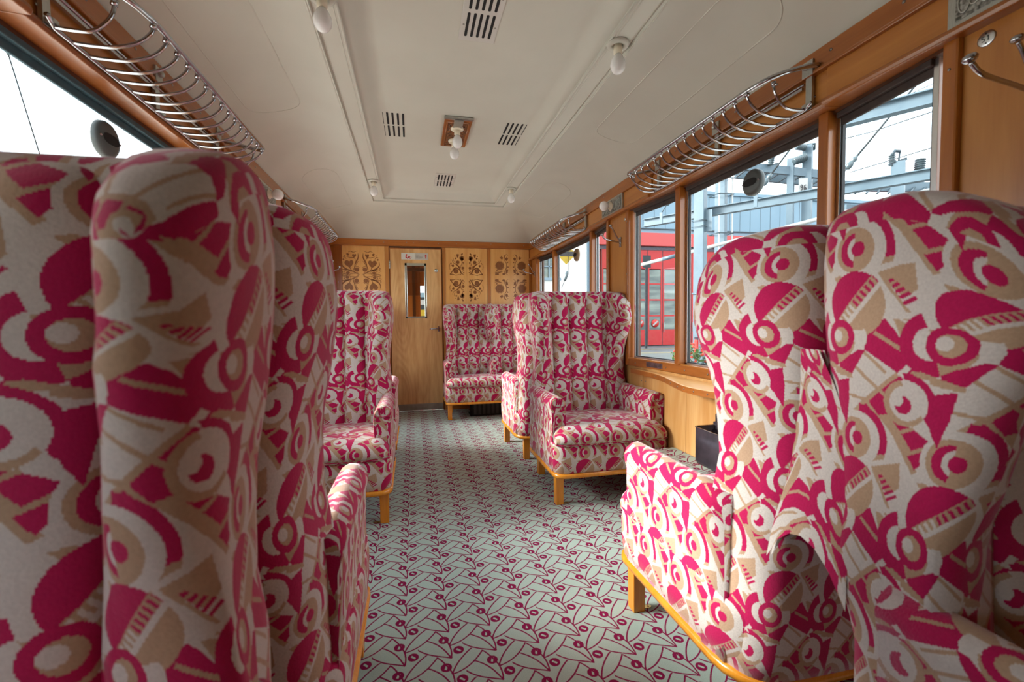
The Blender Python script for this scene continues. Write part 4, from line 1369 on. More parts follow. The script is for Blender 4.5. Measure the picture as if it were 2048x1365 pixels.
def shell_outline(z, hw, inset=0.0):
    yb, yr, w = interp(YB_TAB, z), interp(YR_TAB, z), interp(WF_TAB, z)
    X = interp(XW_TAB, z) + hw - 0.345
    ws = interp([(0.62, 0.80), (0.95, 1.0)], z)
    xi = hw - 0.165           # start of the wing on the inner face
    q = X - 0.165             # the fat front lobe slides with the outer face
    m_ = (1 - ws) * 0.05
    halfp = [(xi, yb + 0.012), (max(xi + 0.010, q + 0.030 + m_), yb - 0.018 * w), (max(xi + 0.02, q + 0.058 + m_), yb - 0.075 * w), (q + 0.072 + m_, yb - 0.125 * w), (q + 0.092 + m_, yb - 0.158 * w), (q + 0.122 + m_ * 0.5, yb - 0.168 * w),
             (q + 0.150, yb - 0.148 * w), (X, yb - 0.100 * w), (X + 0.003, yb - 0.035 * w), (X - 0.004, yb + 0.045)]
    rear = [(X - 0.012, yr - 0.090), (X - 0.030, yr - 0.042), (X - 0.062, yr - 0.014), (X - 0.115, yr - 0.003), (X * 0.30, yr)]
    right = halfp + rear
    pts = [(-x, y) for x, y in right[::-1]] + [(x, y) for x, y in right]
    # loop: left rear ... left inner | right inner ... right rear ; close it through the back
    loop = spline([(x, y, 0) for x, y in pts], 3, True)
    if inset:
        n = len(loop)
        res = []
        for i, p in enumerate(loop):
            d = loop[(i + 1) % n] - loop[i - 1]
            d.normalize()
            nrm = Vector((d.y, -d.x, 0))
            res.append(p - nrm * inset)
        loop = res
    return [(p.x, p.y, z) for p in loop]

def build_chair(name, hw, yf, nfl, divider=False, rear_shift=0.0):
    """upholstered wing chair facing -y; the Empty stands on the floor at its centre"""
    r = empty(name)
    # --- padded base
    base_rows = []
    for z, g in ((0.186, -0.012), (0.192, -0.003), (0.24, 0.004), (0.32, 0.006), (0.352, 0.002), (0.362, -0.012)):
        base_rows.append([(x, y, z) for x, y in rounded_outline(hw + g, yf - g, 0.285 + g, 0.055, 0.12, 6, 0.012)])
    b = MB()
    b.loft(base_rows, True, u0=0.03, v0=0.02, cap_end=True, cap_start=True)
    b.build('seat_base', PLUSH, r)
    # --- wooden base rail and legs
    rl = MB()
    o0 = rounded_outline(hw + 0.006, yf - 0.006, 0.30, 0.06, 0.125, 6, 0.012)
    i0 = rounded_outline(hw - 0.04, yf + 0.04, 0.25, 0.04, 0.10, 6, 0.0)
    rows = [[(x, y, 0.167) for x, y in i0], [(x, y, 0.167) for x, y in o0], [(x * 1.004, y, 0.177) for x, y in o0], [(x, y, 0.189) for x, y in o0], [(x, y, 0.189) for x, y in i0], [(x, y, 0.167) for x, y in i0]]
    rl.loft(rows, True)
    rl.build('base_rail', BEECH, r)
    for sx_ in (-1, 1):
        for y in (yf + 0.07, 0.215):
            x = sx_ * (hw - (0.037 if y < 0 else 0.080))
            lg = MB()
            a, c_ = 0.022, 0.0235
            lg.add([(x - a, y - a, 0), (x + a, y - a, 0), (x + a, y + a, 0), (x - a, y + a, 0), (x - c_, y - c_, 0.17), (x + c_, y - c_, 0.17), (x + c_, y + c_, 0.17), (x - c_, y + c_, 0.17)],
                   [(3, 2, 1, 0), (4, 5, 6, 7), (0, 1, 5, 4), (1, 2, 6, 5), (2, 3, 7, 6), (3, 0, 4, 7)])
            leg = lg.build('leg', BEECH, r, 0.003)
            if y < 0:
                bk_ = MB()
                xi = x - sx_ * a
                bk_.prism([(xi, y - 0.008), (xi - sx_ * 0.030, y - 0.008), (xi - sx_ * 0.037, y), (xi - sx_ * 0.030, y + 0.008), (xi, y + 0.008)], 0.0, 0.0025)
                bk_.box(min(xi, xi - sx_ * 0.0025), max(xi, xi - sx_ * 0.0025), y - 0.008, y + 0.008, 0.0, 0.03)
                bk_.lathe([(0.004, 0.0025), (0.004, 0.004), (0.001, 0.0045)], (xi - sx_ * 0.024, y, 0), (0, 0, 1), 8)
                bk_.build('floor_bracket', BRASS, leg)
    # --- seat cushion
    prof = [(yf - 0.004, 0.352), (yf - 0.018, 0.362), (yf - 0.024, 0.382), (yf - 0.018, 0.408), (yf + 0.005, 0.428), (yf + 0.05, 0.442), (yf + 0.14, 0.451), (yf + 0.26, 0.450), (0.02, 0.440), (0.10, 0.432), (0.17, 0.428)]
    prof = [(y, z) for y, z in prof if y <= 0.17]
    inner = hw - 0.085
    xs_ = [-hw + 0.006, -hw + 0.02, -hw + 0.05, -inner - 0.0, -inner * 0.85] + [inner * k / 5 for k in range(-3, 4)] + [inner * 0.85, inner, hw - 0.05, hw - 0.02, hw - 0.006]
    rows, us, vs_ = [], [x + 0.05 for x in xs_], [0.0]
    for j, (y, z) in enumerate(prof):
        row = []
        for x in xs_:
            t = abs(x) / hw
            edge = max(0.0, (abs(x) - (hw - 0.06)) / 0.06)
            zz = 0.352 + (z - 0.352) * (1 - 0.55 * edge ** 2) + 0.010 * (1 - t * t) * (1 if j > 3 else 0)
            yy = y + (0.035 * edge ** 2 if j < 8 else 0) - 0.010 * (1 - t * t) * (1 if j < 5 else 0)
            row.append((x, yy, zz))
        rows.append(row)
    for j in range(1, len(prof)):
        vs_.append(vs_[-1] + math.hypot(prof[j][0] - prof[j - 1][0], prof[j][1] - prof[j - 1][1]))
    vs_ = [v + 0.105 for v in vs_]
    cu = MB()
    cu.loft(rows, False, ulist=us, vlist=vs_)
    # side skirts of the cushion
    bot = [(p[0], p[1], 0.352) for p in [rw[0] for rw in rows]]
    cu.loft([bot, [rw[0] for rw in rows]], False, u0=0.1, v0=0.1)
    bot = [(p[0], p[1], 0.352) for p in [rw[-1] for rw in rows]]
    cu.loft([bot, [rw[-1] for rw in rows]], False, u0=0.1, v0=0.1)
    seat = cu.build('seat_cushion', PLUSH, r)
    pp = [(rows[0][i][0], rows[0][i][1] - 0.004, 0.353) for i in range(len(xs_))]
    pp = [(pp[0][0] - 0.002, pp[0][1] + 0.12, 0.353)] + pp + [(pp[-1][0] + 0.002, pp[-1][1] + 0.12, 0.353)]
    MB().tube(spline(pp, 3), 0.0055, 8).build('piping', PLUSH, seat)
    # --- backrest shell with wings
    zs = [0.186, 0.23, 0.30, 0.38, 0.46, 0.54, 0.62, 0.70, 0.78, 0.86, 0.94, 1.02, 1.08, 1.14, 1.195]
    def droop(p, z):
        yb_ = interp(YB_TAB, z)
        f = max(0.0, min(1.0, (yb_ + 0.02 - p[1]) / 0.165))
        return (p[0], p[1], p[2] - 0.085 * f ** 1.6 * sstep((z - 0.95) / 0.23))
    def resample(pts, m):
        ln = [0.0]
        for a, b in zip(pts, pts[1:]): ln.append(ln[-1] + (b - a).length)
        out, k = [], 0
        for q in range(m):
            t = ln[-1] * q / (m - 1)
            while k < len(pts) - 2 and ln[k + 1] < t: k += 1
            f = (t - ln[k]) / max(1e-9, ln[k + 1] - ln[k])
            out.append(pts[k].lerp(pts[k + 1], min(1.0, f)))
        return out
    NI = 46
    rows, ref = [], zs.index(1.02)
    for z in zs:
        lp = [Vector(p) for p in shell_outline(z, hw)]
        inner = resample(lp[27:61], NI)
        outer = resample((lp[60:] + lp[:28])[::-1], NI)
        rows.append(([droop(p, z) for p in inner], [droop(p, z) for p in outer]))
    loops = [a + b[::-1][1:-1] for a, b in rows]
    sh = MB()
    sh.loft(loops, True, vlist=[v - 0.03 for v in zs], ref=ref, cap_start=True, u0=0.0)
    inner, outer = [[Vector(p) for p in q] for q in rows[-1]]
    cap = []
    for k in range(9):
        th = PI * k / 8
        row = []
        for a, b in zip(inner, outer):
            mid, hf = (a + b) / 2, (b - a) / 2
            h = min(0.050, hf.length * 0.9)
            c_ = math.cos(th)
            row.append(mid - hf * (math.copysign(abs(c_) ** 0.75, c_) if 0 < k < 8 else c_) + Vector((0, 0, h * max(0.0, math.sin(th)) ** 0.8 if 0 < k < 8 else 0.0)))
        cap.append(row)
    sh.loft(cap, False, vlist=[1.165 + 0.016 * k for k in range(9)], u0=0.30, ref=4)
    back = sh.build('backrest', PLUSH, r, weld=True)
    # --- vertical flutes of the inner back
    wfl = 2 * (hw - 0.165 + 0.008) / nfl
    for k in range(nfl):
        x0 = -(hw - 0.165 + 0.008) + wfl * k
        fz = [0.405, 0.46, 0.55, 0.65, 0.75, 0.85, 0.95, 1.05, 1.13, 1.185, 1.215, 1.230, 1.239]
        rows, vl = [], []
        for z in fz:
            yb_ = interp(YB_TAB, min(z, 1.2))
            e = max(0.0, (z - 1.180) / 0.059)
            d = 0.042 * math.sqrt(max(0.0, 1 - e * e * 0.9))
            taper = 1.0 - 0.10 * (1.2 - z) * 0
            row = []
            for i in range(9):
                a = PI * i / 8
                row.append((x0 + wfl * (0.5 - 0.5 * math.cos(a)), yb_ + 0.034 - d * math.sin(a) ** 0.65 + 0.035 * e * e, z))
            for i in range(1, 4):
                row.append((x0 + wfl * (1 - i / 4), yb_ + 0.055, z))
            rows.append(row)
        n_ = len(rows[0])
        ul = [-0.080 + 0.144 * i / 8 for i in range(9)] + [0.074, 0.085, 0.10, 0.114]
        fl_ = MB()
        fl_.loft(rows, True, ulist=ul, vlist=[z - 0.055 for z in fz], cap_end=True)
        fl_.build('flute', PLUSH, r)
    # --- rolled arms
    def arm(xc, s, front, back_y, top=0.0, half=False):
        """s: outward direction; xc: inner foot of the arm"""
        prof = [(0.0, 0.36), (-0.004, 0.46), (-0.006, 0.535), (-0.002, 0.572), (0.014, 0.598), (0.036, 0.610), (0.060, 0.606), (0.080, 0.590), (0.089, 0.566), (0.086, 0.545), (0.080, 0.52), (0.078, 0.42), (0.078, 0.30), (0.078, 0.19), (0.04, 0.19), (0.0, 0.30)]
        if half: prof = prof[:10] + [(0.078, 0.535), (0.07, 0.50), (0.06, 0.46), (0.04, 0.45), (0.02, 0.45)]
        # steps along the arm: (y, scale about the roll centre, dz)
        st = [(front + 0.006, 0.55, -0.012), (front + 0.001, 0.80, -0.006), (front - 0.003, 0.93, -0.002), (front + 0.002, 1.0, 0.0), (front + 0.03, 1.0, 0.002), (front + 0.10, 0.98, 0.004), (front + 0.20, 0.95, 0.006), (front + 0.30, 0.92, 0.008), (front + 0.36, 0.90, 0.010), (back_y, 0.88, 0.012)]
        rows = []
        for y, k, dz in st:
            row = []
            for (x, z) in prof:
                zz = z
                xx = 0.040 + (x - 0.040) * k
                if z > 0.5: zz = 0.54 + (z - 0.54) * k + dz
                slope = 0.030 * max(0.0, (0.62 - zz)) if y < front + 0.02 else 0.0
                row.append((xc + s * xx, y + slope * 0.3, zz))
            rows.append(row)
        ul = [0.0]
        for i in range(len(prof)):
            p, q = prof[i], prof[(i + 1) % len(prof)]
            ul.append(ul[-1] + math.hypot(q[0] - p[0], q[1] - p[1]))
        vl = [0.0]
        for j in range(1, len(st)): vl.append(vl[-1] + max(abs(st[j][0] - st[j - 1][0]), 0.012))
        a = MB()
        # u runs along the arm, v climbs the profile
        R, n_ = len(rows), len(prof)
        v, f, uv = [p for rw in rows for p in rw], [], []
        for j in range(R - 1):
            for i in range(n_):
                k = (i + 1) % n_
                f.append((j * n_ + i, j * n_ + k, (j + 1) * n_ + k, (j + 1) * n_ + i))
                vz = lambda q: (-ul[q] if q > 5 else ul[q] - 2 * ul[5]) + 0.31
                uv.append([(vl[j], vz(i)), (vl[j], vz(i + 1)), (vl[j + 1], vz(i + 1)), (vl[j + 1], vz(i))])
        f.append(tuple(range(n_)))
        uv.append([(rows[0][i][0], rows[0][i][2]) for i in range(n_)])
        f.append(tuple((R - 1) * n_ + i for i in range(n_ - 1, -1, -1)))
        uv.append([(rows[-1][i][0], rows[-1][i][2]) for i in range(n_ - 1, -1, -1)])
        a.add(v, f, uv, True)
        o = a.build('arm', PLUSH, r)
        if not half:
            MB().tube([(xc + s * 0.012, front + 0.003, 0.565), (xc + s * 0.04, front - 0.001, 0.552), (xc + s * 0.075, front + 0.003, 0.556)], 0.003, 6).build('welt', PLUSH, o)
    for s in (-1, 1):
        arm(s * (hw - 0.078), s, yf + 0.065, 0.21)
    if divider:
        # middle wing cushion and middle arm of the double seat
        rows = []
        for z, wd, dp in ((0.80, 0.012, 0.02), (0.815, 0.038, 0.06), (0.86, 0.060, 0.14), (0.93, 0.074, 0.19), (1.01, 0.082, 0.22), (1.09, 0.084, 0.23), (1.15, 0.078, 0.22), (1.20, 0.062, 0.18), (1.235, 0.036, 0.11), (1.248, 0.012, 0.05)):
            yb_ = interp(YB_TAB, z)
            rows.append([(wd * math.cos(2 * PI * k / 16), yb_ + 0.02 - (dp + 0.03) * (0.5 + 0.5 * math.sin(2 * PI * k / 16)) + 0.03, z) for k in range(16)])
        w_ = MB()
        w_.loft(rows, True, u0=0.115, v0=0.08, cap_start=True, cap_end=True)
        w_.build('middle_wing', PLUSH, r)
        arm(-0.040, 1, -0.11, 0.21, half=True)
    return r

R_X, L_X, L_XN = 1.075, -0.475, -0.50
chair = build_chair('wing_armchair', 0.345, -0.36, 3)
def place(x, y, facing_camera, label, first=[True]):
    o = chair if first[0] else copy_tree(chair)
    first[0] = False
    o.location = (x, y, 0)
    o.rotation_euler = (0, 0, 0.0 if facing_camera else PI)
    tag(o, label, 'armchair', 'plush wing armchairs along the aisle')
    return o
place(1.10, 2.67, True, 'patterned wing armchair facing the camera in the middle of the right row')
place(1.085, 3.445, False, 'patterned wing armchair turned to the end wall behind the middle right armchair')
cB = place(R_X, 1.140, False, 'near right patterned wing armchair seen from behind with its arm towards the aisle')
cF = place(1.06, 0.340, True, 'cropped patterned wing armchair at the right edge beside the camera')
place(-0.470, 2.67, True, 'patterned wing armchair facing the camera in the left row')
place(L_X, 3.445, False, 'patterned wing armchair behind the left facing one, only its aisle arm showing')
cG = place(L_XN, 1.140, False, 'near left patterned wing armchair turned away, arm and tall back beside the aisle')
cH = place(-0.510, 0.368, True, 'blurred large patterned wing armchair at the left edge closest to the camera')
st_ = build_chair('corner_settee', 0.545, -0.245, 6, True)
st_.location = (0.875, 4.905, 0)
tag(st_, 'double patterned settee with middle wing against the inlaid end wall', 'settee')
s2 = build_chair('compact_armchair', 0.30, -0.245, 2)
s2.location = (-0.555, 4.905, 0)
tag(s2, 'patterned end-wall seat left of the door, mostly hidden, arm tip showing', 'armchair')

# fabric gussets joining each back-to-back pair on its aisle side
def gusset(parent, sx_):
    """sits in the groove between two backs; chair frame: rear is +y"""
    cols = 7
    rows = []
    for j in range(9):
        t = j / 8
        row = []
        for i in range(cols):
            s = i / (cols - 1) * 2 - 1            # -1 own back ... +1 the neighbour's back
            half_w = 0.085 * (1 - 0.97 * t) if s < 0 else 0.112 * (1 - 0.55 * t ** 3)
            zlo = 0.595 - 0.085 * abs(s) ** 2.2
            z = zlo + (0.98 - zlo) * t
            x = interp(XW_TAB, z) - 0.0185 + (0.012 * max(0.0, s))
            row.append((sx_ * x, 0.395 + s * half_w, z))
        rows.append(row)
    g = MB()
    g.loft(rows, False, u0=0.06, v0=0.55)
    back = [[(p[0] - sx_ * 0.012, p[1], p[2]) for p in rw] for rw in rows]
    g.loft(back, False, u0=0.06, v0=0.55)
    g.build('gusset', PLUSH, parent)
gusset(cB, 1)      # chair is turned, its local +x side faces the aisle

# ================================================================== OUTSIDE, RIGHT OF THE COACH
GZ = -1.10
gm = MB()
gm.box(-90, 160, -60, 260, GZ - 0.3, GZ)
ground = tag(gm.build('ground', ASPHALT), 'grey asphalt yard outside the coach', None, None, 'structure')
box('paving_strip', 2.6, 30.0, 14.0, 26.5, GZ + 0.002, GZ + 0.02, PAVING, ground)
for a, b in (((6.0, 27.0), (30.0, 23.5)), ((6.0, 20.2), (26.0, 17.0)), ((14.0, 29.2), (34.0, 29.2))):
    MB().bar((a[0], a[1], GZ + 0.024), (b[0], b[1], GZ + 0.024), 0.16, 0.006).build('yellow_line', YELLOW, ground)

# unseen pale ground added on both sides to bounce daylight onto the ceiling
BOUNCE_GROUND = noisy('pale_bounce_ground', _srgb(214, 208, 196), _srgb(196, 190, 180), 14, 0.95, 0.4)
box('bounce_ground', -40.0, -1.0, -30.0, 40.0, GZ, GZ + 0.015, BOUNCE_GROUND, ground)
box('bounce_ground', 1.6, 8.6, -25.0, 8.6, GZ, GZ + 0.015, BOUNCE_GROUND, ground)

# hazy hill
hp = MB()
ridge = [(0, 0.0), (40, 8), (80, 16), (120, 22), (160, 30), (200, 34), (240, 44), (290, 52), (340, 50), (390, 60), (440, 66), (500, 58), (560, 50)]
vs, n_ = [], len(ridge)
for k, (x, h) in enumerate(ridge):
    vs += [(110 + x, 250 - x * 0.25, GZ - 2), (115 + x, 255 - x * 0.25, GZ + h * 0.98 + 3 * math.sin(k * 1.7)), (150 + x, 320 - x * 0.25, GZ - 2)]
hp.add(vs, [(3 * i, 3 * i + 3, 3 * i + 4, 3 * i + 1) for i in range(n_ - 1)] + [(3 * i + 1, 3 * i + 4, 3 * i + 5, 3 * i + 2) for i in range(n_ - 1)], None, True)
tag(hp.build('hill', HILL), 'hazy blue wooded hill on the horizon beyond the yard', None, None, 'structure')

# ---- red depot
FY = 33.0
FS = FY / 36.0
dep = empty('depot_building', (0, 0, 0), 0, 'red depot hall with tall glazed folding doors and grey metal cladding on top', 'building')
X0, X1 = 14.2, 60.0
zt0 = HC + (9.05 - HC) * FS      # lower edge of the grey cladding
zr1 = HC + (8.62 - HC) * FS
zr0 = HC + (7.50 - HC) * FS
zroof = HC + (12.45 - HC) * FS
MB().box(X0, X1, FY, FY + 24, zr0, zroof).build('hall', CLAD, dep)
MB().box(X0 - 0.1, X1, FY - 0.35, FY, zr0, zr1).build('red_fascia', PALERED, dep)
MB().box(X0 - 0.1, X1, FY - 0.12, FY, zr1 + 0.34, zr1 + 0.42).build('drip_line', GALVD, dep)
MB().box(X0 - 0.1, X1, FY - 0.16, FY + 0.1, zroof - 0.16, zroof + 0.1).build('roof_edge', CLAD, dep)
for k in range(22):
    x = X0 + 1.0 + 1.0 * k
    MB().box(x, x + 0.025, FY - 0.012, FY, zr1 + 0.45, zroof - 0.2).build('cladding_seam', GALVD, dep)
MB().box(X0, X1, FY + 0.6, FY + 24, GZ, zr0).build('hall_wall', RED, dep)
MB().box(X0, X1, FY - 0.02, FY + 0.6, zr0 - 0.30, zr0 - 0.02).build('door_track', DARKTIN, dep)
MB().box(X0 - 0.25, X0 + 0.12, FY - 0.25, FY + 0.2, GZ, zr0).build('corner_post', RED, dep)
leafw = 1.335
xs_leaf = [X0 + 0.45 + leafw * k for k in range(16)]
rows_z = [HC + (z - HC) * FS for z in (0.15, 1.39, 2.80, 4.21, 5.53)]
ztop = zr0 - 0.3
for k, x in enumerate(xs_leaf):
    a, b = x + 0.03, x + leafw - 0.03
    lf = MB()
    m_ = 0.13
    lf.box(a, b, FY + 0.02, FY + 0.10, GZ + 0.06, rows_z[0])
    lf.box(a, b, FY + 0.02, FY + 0.10, rows_z[-1], ztop)
    lf.box(a, a + m_, FY + 0.02, FY + 0.10, rows_z[0], rows_z[-1])
    lf.box(b - m_, b, FY + 0.02, FY + 0.10, rows_z[0], rows_z[-1])
    for z in rows_z[1:-1]: lf.box(a + m_, b - m_, FY + 0.03, FY + 0.09, z - 0.06, z + 0.06)
    leaf = lf.build('door_leaf', RED, dep)
    for z0, z1 in zip(rows_z, rows_z[1:]):
        MB().box(a + m_, b - m_, FY + 0.055, FY + 0.065, z0 + (0.06 if z0 != rows_z[0] else 0), z1 - 0.06).build('pane', DARKPANE, leaf)
    if k % 2 == 0:
        h = MB()
        h.tube([(a + 0.07, FY + 0.02, 0.05), (a + 0.07, FY - 0.05, 0.05), (a + 0.07, FY - 0.05, 0.75), (a + 0.07, FY + 0.02, 0.75)], 0.03, 8)
        h.build('pull_handle', WHITEPAINT, leaf)
    if k in (2, 3, 8, 12):
        xc = (a + b) / 2
        MB().lathe([(0.33, 0.0), (0.33, 0.02), (0.001, 0.02)], (xc, FY - 0.0, 0.74), (0, -1, 0), 28).build('no_entry_disc', SIGNRED, leaf)
        d_ = MB()
        d_.bar((xc - 0.20, FY - 0.03, 0.57), (xc + 0.20, FY - 0.03, 0.91), 0.02, 0.13, (0, 0, 1))
        d_.build('disc_bar', WHITEPAINT, leaf)
for k in range(0, 17):
    if k % 4 == 3 or True:
        x = X0 + 0.45 + leafw * k
        MB().box(x - 0.03, x + 0.03, FY + 0.03, FY + 0.12, GZ, ztop).build('leaf_gap', RUBBER, dep)
pst = empty('signal_post', (0, 0, 0), 0, 'thin dark signal post with a square board before the red depot doors', 'signal')
pp_ = Vector((17.05, 30.4, 0))
MB().box(pp_.x - 0.07, pp_.x + 0.07, pp_.y - 0.07, pp_.y + 0.07, GZ, 5.3).build('post', WIRE, pst)
MB().box(pp_.x - 0.32, pp_.x + 0.32, pp_.y - 0.12, pp_.y - 0.06, 4.9, 5.8).build('board', WIRE, pst)

# ---- white house
hs = empty('white_house', (0, 0, 0), 0, 'white rendered house with a pale blue window', 'house')
HX0, HX1, HY = 1.2, 8.18, 20.0
hb = MB()
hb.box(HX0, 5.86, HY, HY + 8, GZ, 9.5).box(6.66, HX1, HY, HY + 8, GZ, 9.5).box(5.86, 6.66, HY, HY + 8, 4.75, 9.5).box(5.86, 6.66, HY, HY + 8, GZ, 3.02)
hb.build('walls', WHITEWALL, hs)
hw_ = MB().box(5.80, 5.92, HY - 0.05, HY + 0.1, 2.98, 4.8).box(6.60, 6.72, HY - 0.05, HY + 0.1, 2.98, 4.8).box(5.80, 6.72, HY - 0.05, HY + 0.1, 4.72, 4.84)
hw_.box(6.24, 6.29, HY + 0.02, HY + 0.1, 3.02, 4.75).box(5.9, 6.62, HY + 0.02, HY + 0.1, 3.55, 3.60).box(5.9, 6.62, HY + 0.02, HY + 0.1, 4.02, 4.07)
wn_ = hw_.build('window_frame', PALEBLUE, hs)
MB().box(5.70, 6.80, HY - 0.14, HY + 0.05, 2.92, 3.04).build('window_sill', PALEBLUE, wn_)
MB().box(5.9, 6.62, HY + 0.12, HY + 0.14, 3.02, 4.75).build('pane', DARKPANE, wn_)
MB().tube([(8.30, HY - 0.12, GZ), (8.30, HY - 0.12, 9.4)], 0.09, 12).build('downpipe', PALEBLUE, hs)
MB().box(8.12, 8.24, HY - 0.06, HY + 0.1, GZ, 9.5).build('corner_strip', PALEBLUE, hs)
MB().prism([(HX0 - 0.3, 9.5), (8.5, 9.5), (4.7, 12.5)], HY - 0.4, HY + 8.4, 'y').build('roof', DARKTIN, hs)

# yellow diamond signal board on its rope
dm = empty('diamond_signal', (0, 0, 0), 0, 'yellow diamond signal board with a dark bar hanging before the white house', 'sign')
dc = Vector((4.26, 12.0, 2.92))
q = 0.30
MB().prism([(dc.x - q, dc.z), (dc.x, dc.z - q), (dc.x + q, dc.z), (dc.x, dc.z + q)], dc.y, dc.y + 0.02, 'y').build('board', YELLOW, dm)
MB().prism([(dc.x - q * 0.92, dc.z - 0.065), (dc.x + q * 0.92, dc.z - 0.065), (dc.x + q, dc.z), (dc.x + q * 0.9, dc.z + 0.065), (dc.x - q * 0.9, dc.z + 0.065)], dc.y - 0.006, dc.y, 'y').build('dark_bar', WIRE, dm)
MB().tube([(dc.x + 0.10, dc.y - 0.03, dc.z + 3.2), (dc.x + 0.06, dc.y - 0.03, dc.z - 0.45), (dc.x - 0.15, dc.y - 0.03, dc.z - 0.95)], 0.008, 6).build('rope', WIRE, dm)
MB().tube([(dc.x + 0.10, dc.y - 0.03, dc.z + 3.2), (dc.x + 0.10, HY - 0.01, dc.z + 3.2)], 0.04, 8).build('bracket_arm', GALV, dm)
MB().lathe([(0.03, -0.15), (0.05, -0.1), (0.05, 0.08), (0.02, 0.15)], (dc.x - 0.02, dc.y - 0.03, dc.z - 0.62), (0.35, 0, 1), 10).build('weight', INSUL, dm)

# ---- overhead-line portals of galvanised steel
def hbeam(mb, a, b, w, h, t=0.018):
    """H section lying with its web upright between points a and b"""
    a, b = Vector(a), Vector(b)
    upv = Vector((0, 0, 1))
    mb.bar(a + upv * (h / 2 - t / 2), b + upv * (h / 2 - t / 2), w, t)
    mb.bar(a - upv * (h / 2 - t / 2), b - upv * (h / 2 - t / 2), w, t)
    mb.bar(a, b, t, h - 2 * t)
BD = Vector((-0.556, 0.831, 0))
BN = Vector((0.831, 0.556, 0))
ms = empty('catenary_mast', (0, 0, 0), 0, 'grey steel overhead-line mast behind the middle window pane', 'mast')
mp_ = Vector((6.71, 9.45, 0))
mm = MB()
mm.bar(mp_ + Vector((0, 0, GZ)), mp_ + Vector((0, 0, 4.6)), 0.235, 0.235, BD)
mm.build('mast_column', GALV, ms, 0.01)
for z in (3.22, 3.36):
    c_ = MB()
    c_.tube([tuple(mp_ + BD * (0.15 * sx1) + BN * (0.15 * sy1) + Vector((0, 0, z))) for sx1, sy1 in ((-1, -1), (1, -1), (1, 1), (-1, 1))], 0.014, 6, True)
    c_.build('clamp', GALVD, ms)
MB().bar(mp_ - BD * 0.17 + Vector((0, 0, 3.1)), mp_ - BD * 0.17 + Vector((0, 0, 3.6)), 0.02, 0.2, BD).build('clamp_plate', GALV, ms)
MB().tube([tuple(mp_ + BD * (0.13 * sx1) + BN * (0.13 * sy1) + Vector((0, 0, 1.65))) for sx1, sy1 in ((-1, -1), (1, -1), (1, 1), (-1, 1))], 0.02, 6, True).build('band', GALV, ms)
for sgn in (-1, 1):
    c0 = mp_ - Vector((0.14, 0.20, 0)) + Vector((0.976, -0.217, 0)) * (0.075 * sgn)
    t_ = MB()
    t_.bar(c0 + Vector((0, 0, 0.24)), c0 + Vector((0, 0, 0.56)), 0.09, 0.07, BD)
    t_.build('red_bracket', SIGNRED, ms, 0.01)
    MB().bar(c0 + Vector((0, 0, 0.19)), c0 + Vector((0, 0, 0.24)), 0.03, 0.03).bar(c0 + Vector((0, 0, 0.56)), c0 + Vector((0, 0, 0.62)), 0.08, 0.05).build('bracket_lug', DARKTIN, ms)

def beam(name_label, p, z, t0, t1, h=0.2, w=0.16):
    r = empty('portal_beam', (0, 0, 0), 0, name_label, 'steel beam')
    b = MB()
    hbeam(b, p + BD * t0 + Vector((0, 0, z)), p + BD * t1 + Vector((0, 0, z)), w, h)
    b.build('beam_profile', GALV, r)
    # flanges and web share one steel colour
    return r
pb = Vector((6.60, 9.40, 0)) + BN * 0.38
b1 = beam('long lower galvanised crossbeam passing the mast behind the right windows', pb, 3.60, 1.55, -9.5)
pb2 = Vector((6.40, 5.62, 0))
b2 = beam('higher galvanised crossbeam at the top of the near right window pane', pb2, 4.02, 0.0, -8.0)
# tension wires with strain insulators hung from the beams
def strain(a, b, lab, frac0=0.0):
    r = empty('strain_insulator', (0, 0, 0), 0, lab, 'insulator', 'strain insulators on the crossbeams')
    a, b = Vector(a), Vector(b)
    d = (b - a).normalized()
    MB().bar(a - Vector((0, 0, 0.26)), a + Vector((0, 0, 0.02)), 0.07, 0.03, BN).build('hanger', GALV, r)
    MB().tube([tuple(a), tuple(a + d * 0.24)], 0.013, 6).build('link', GALVD, r)
    MB().lathe([(0.02, 0.22), (0.05, 0.24), (0.058, 0.30), (0.05, 0.36), (0.03, 0.38), (0.045, 0.40), (0.045, 0.44), (0.02, 0.50)], tuple(a), tuple(d), 14).build('insulator_body', INSUL, r)
    MB().tube([tuple(a + d * 0.48), tuple(b)], 0.020, 6).build('wire', WIRE, r)
def ray_at(px, py, dist):
    u_, v_ = (px - 1024) / 891.0, (py - 682.5) / 891.0
    return Vector((0, 0, HC)) + (fwd + rgt * u_ - up * v_) * dist
# points read off the beams, in metres
strain((8.05, 7.14, 3.70), (8.95, 6.35, 5.30), 'strain insulator with a long wire in the near right pane')
strain((7.25, 8.33, 3.70), (7.95, 7.75, 4.95), 'strain insulator and wire behind the ventilator disc of the middle pane')
strain((6.13, 10.2, 3.70), (6.75, 9.75, 4.85), 'strain insulator before the grey cladding in the narrow pane')

# barrier-like white tube rising to the right
wp = empty('white_tube_pole', (0, 0, 0), 0, 'long slanting white tube crossing in front of the depot', 'pole')
A_, B_ = Vector((6.35, 11.6, 2.60)), Vector((10.35, 7.1, 3.62))
MB().tube([tuple(A_), tuple(A_ + (B_ - A_) * 0.5), tuple(B_)], 0.045, 10).build('tube', WHITEPAINT, wp)
MB().tube([tuple(A_ + (B_ - A_) * 0.10), tuple(A_ + (B_ - A_) * 0.16)], 0.052, 10).build('number_sleeve', GALV, wp)

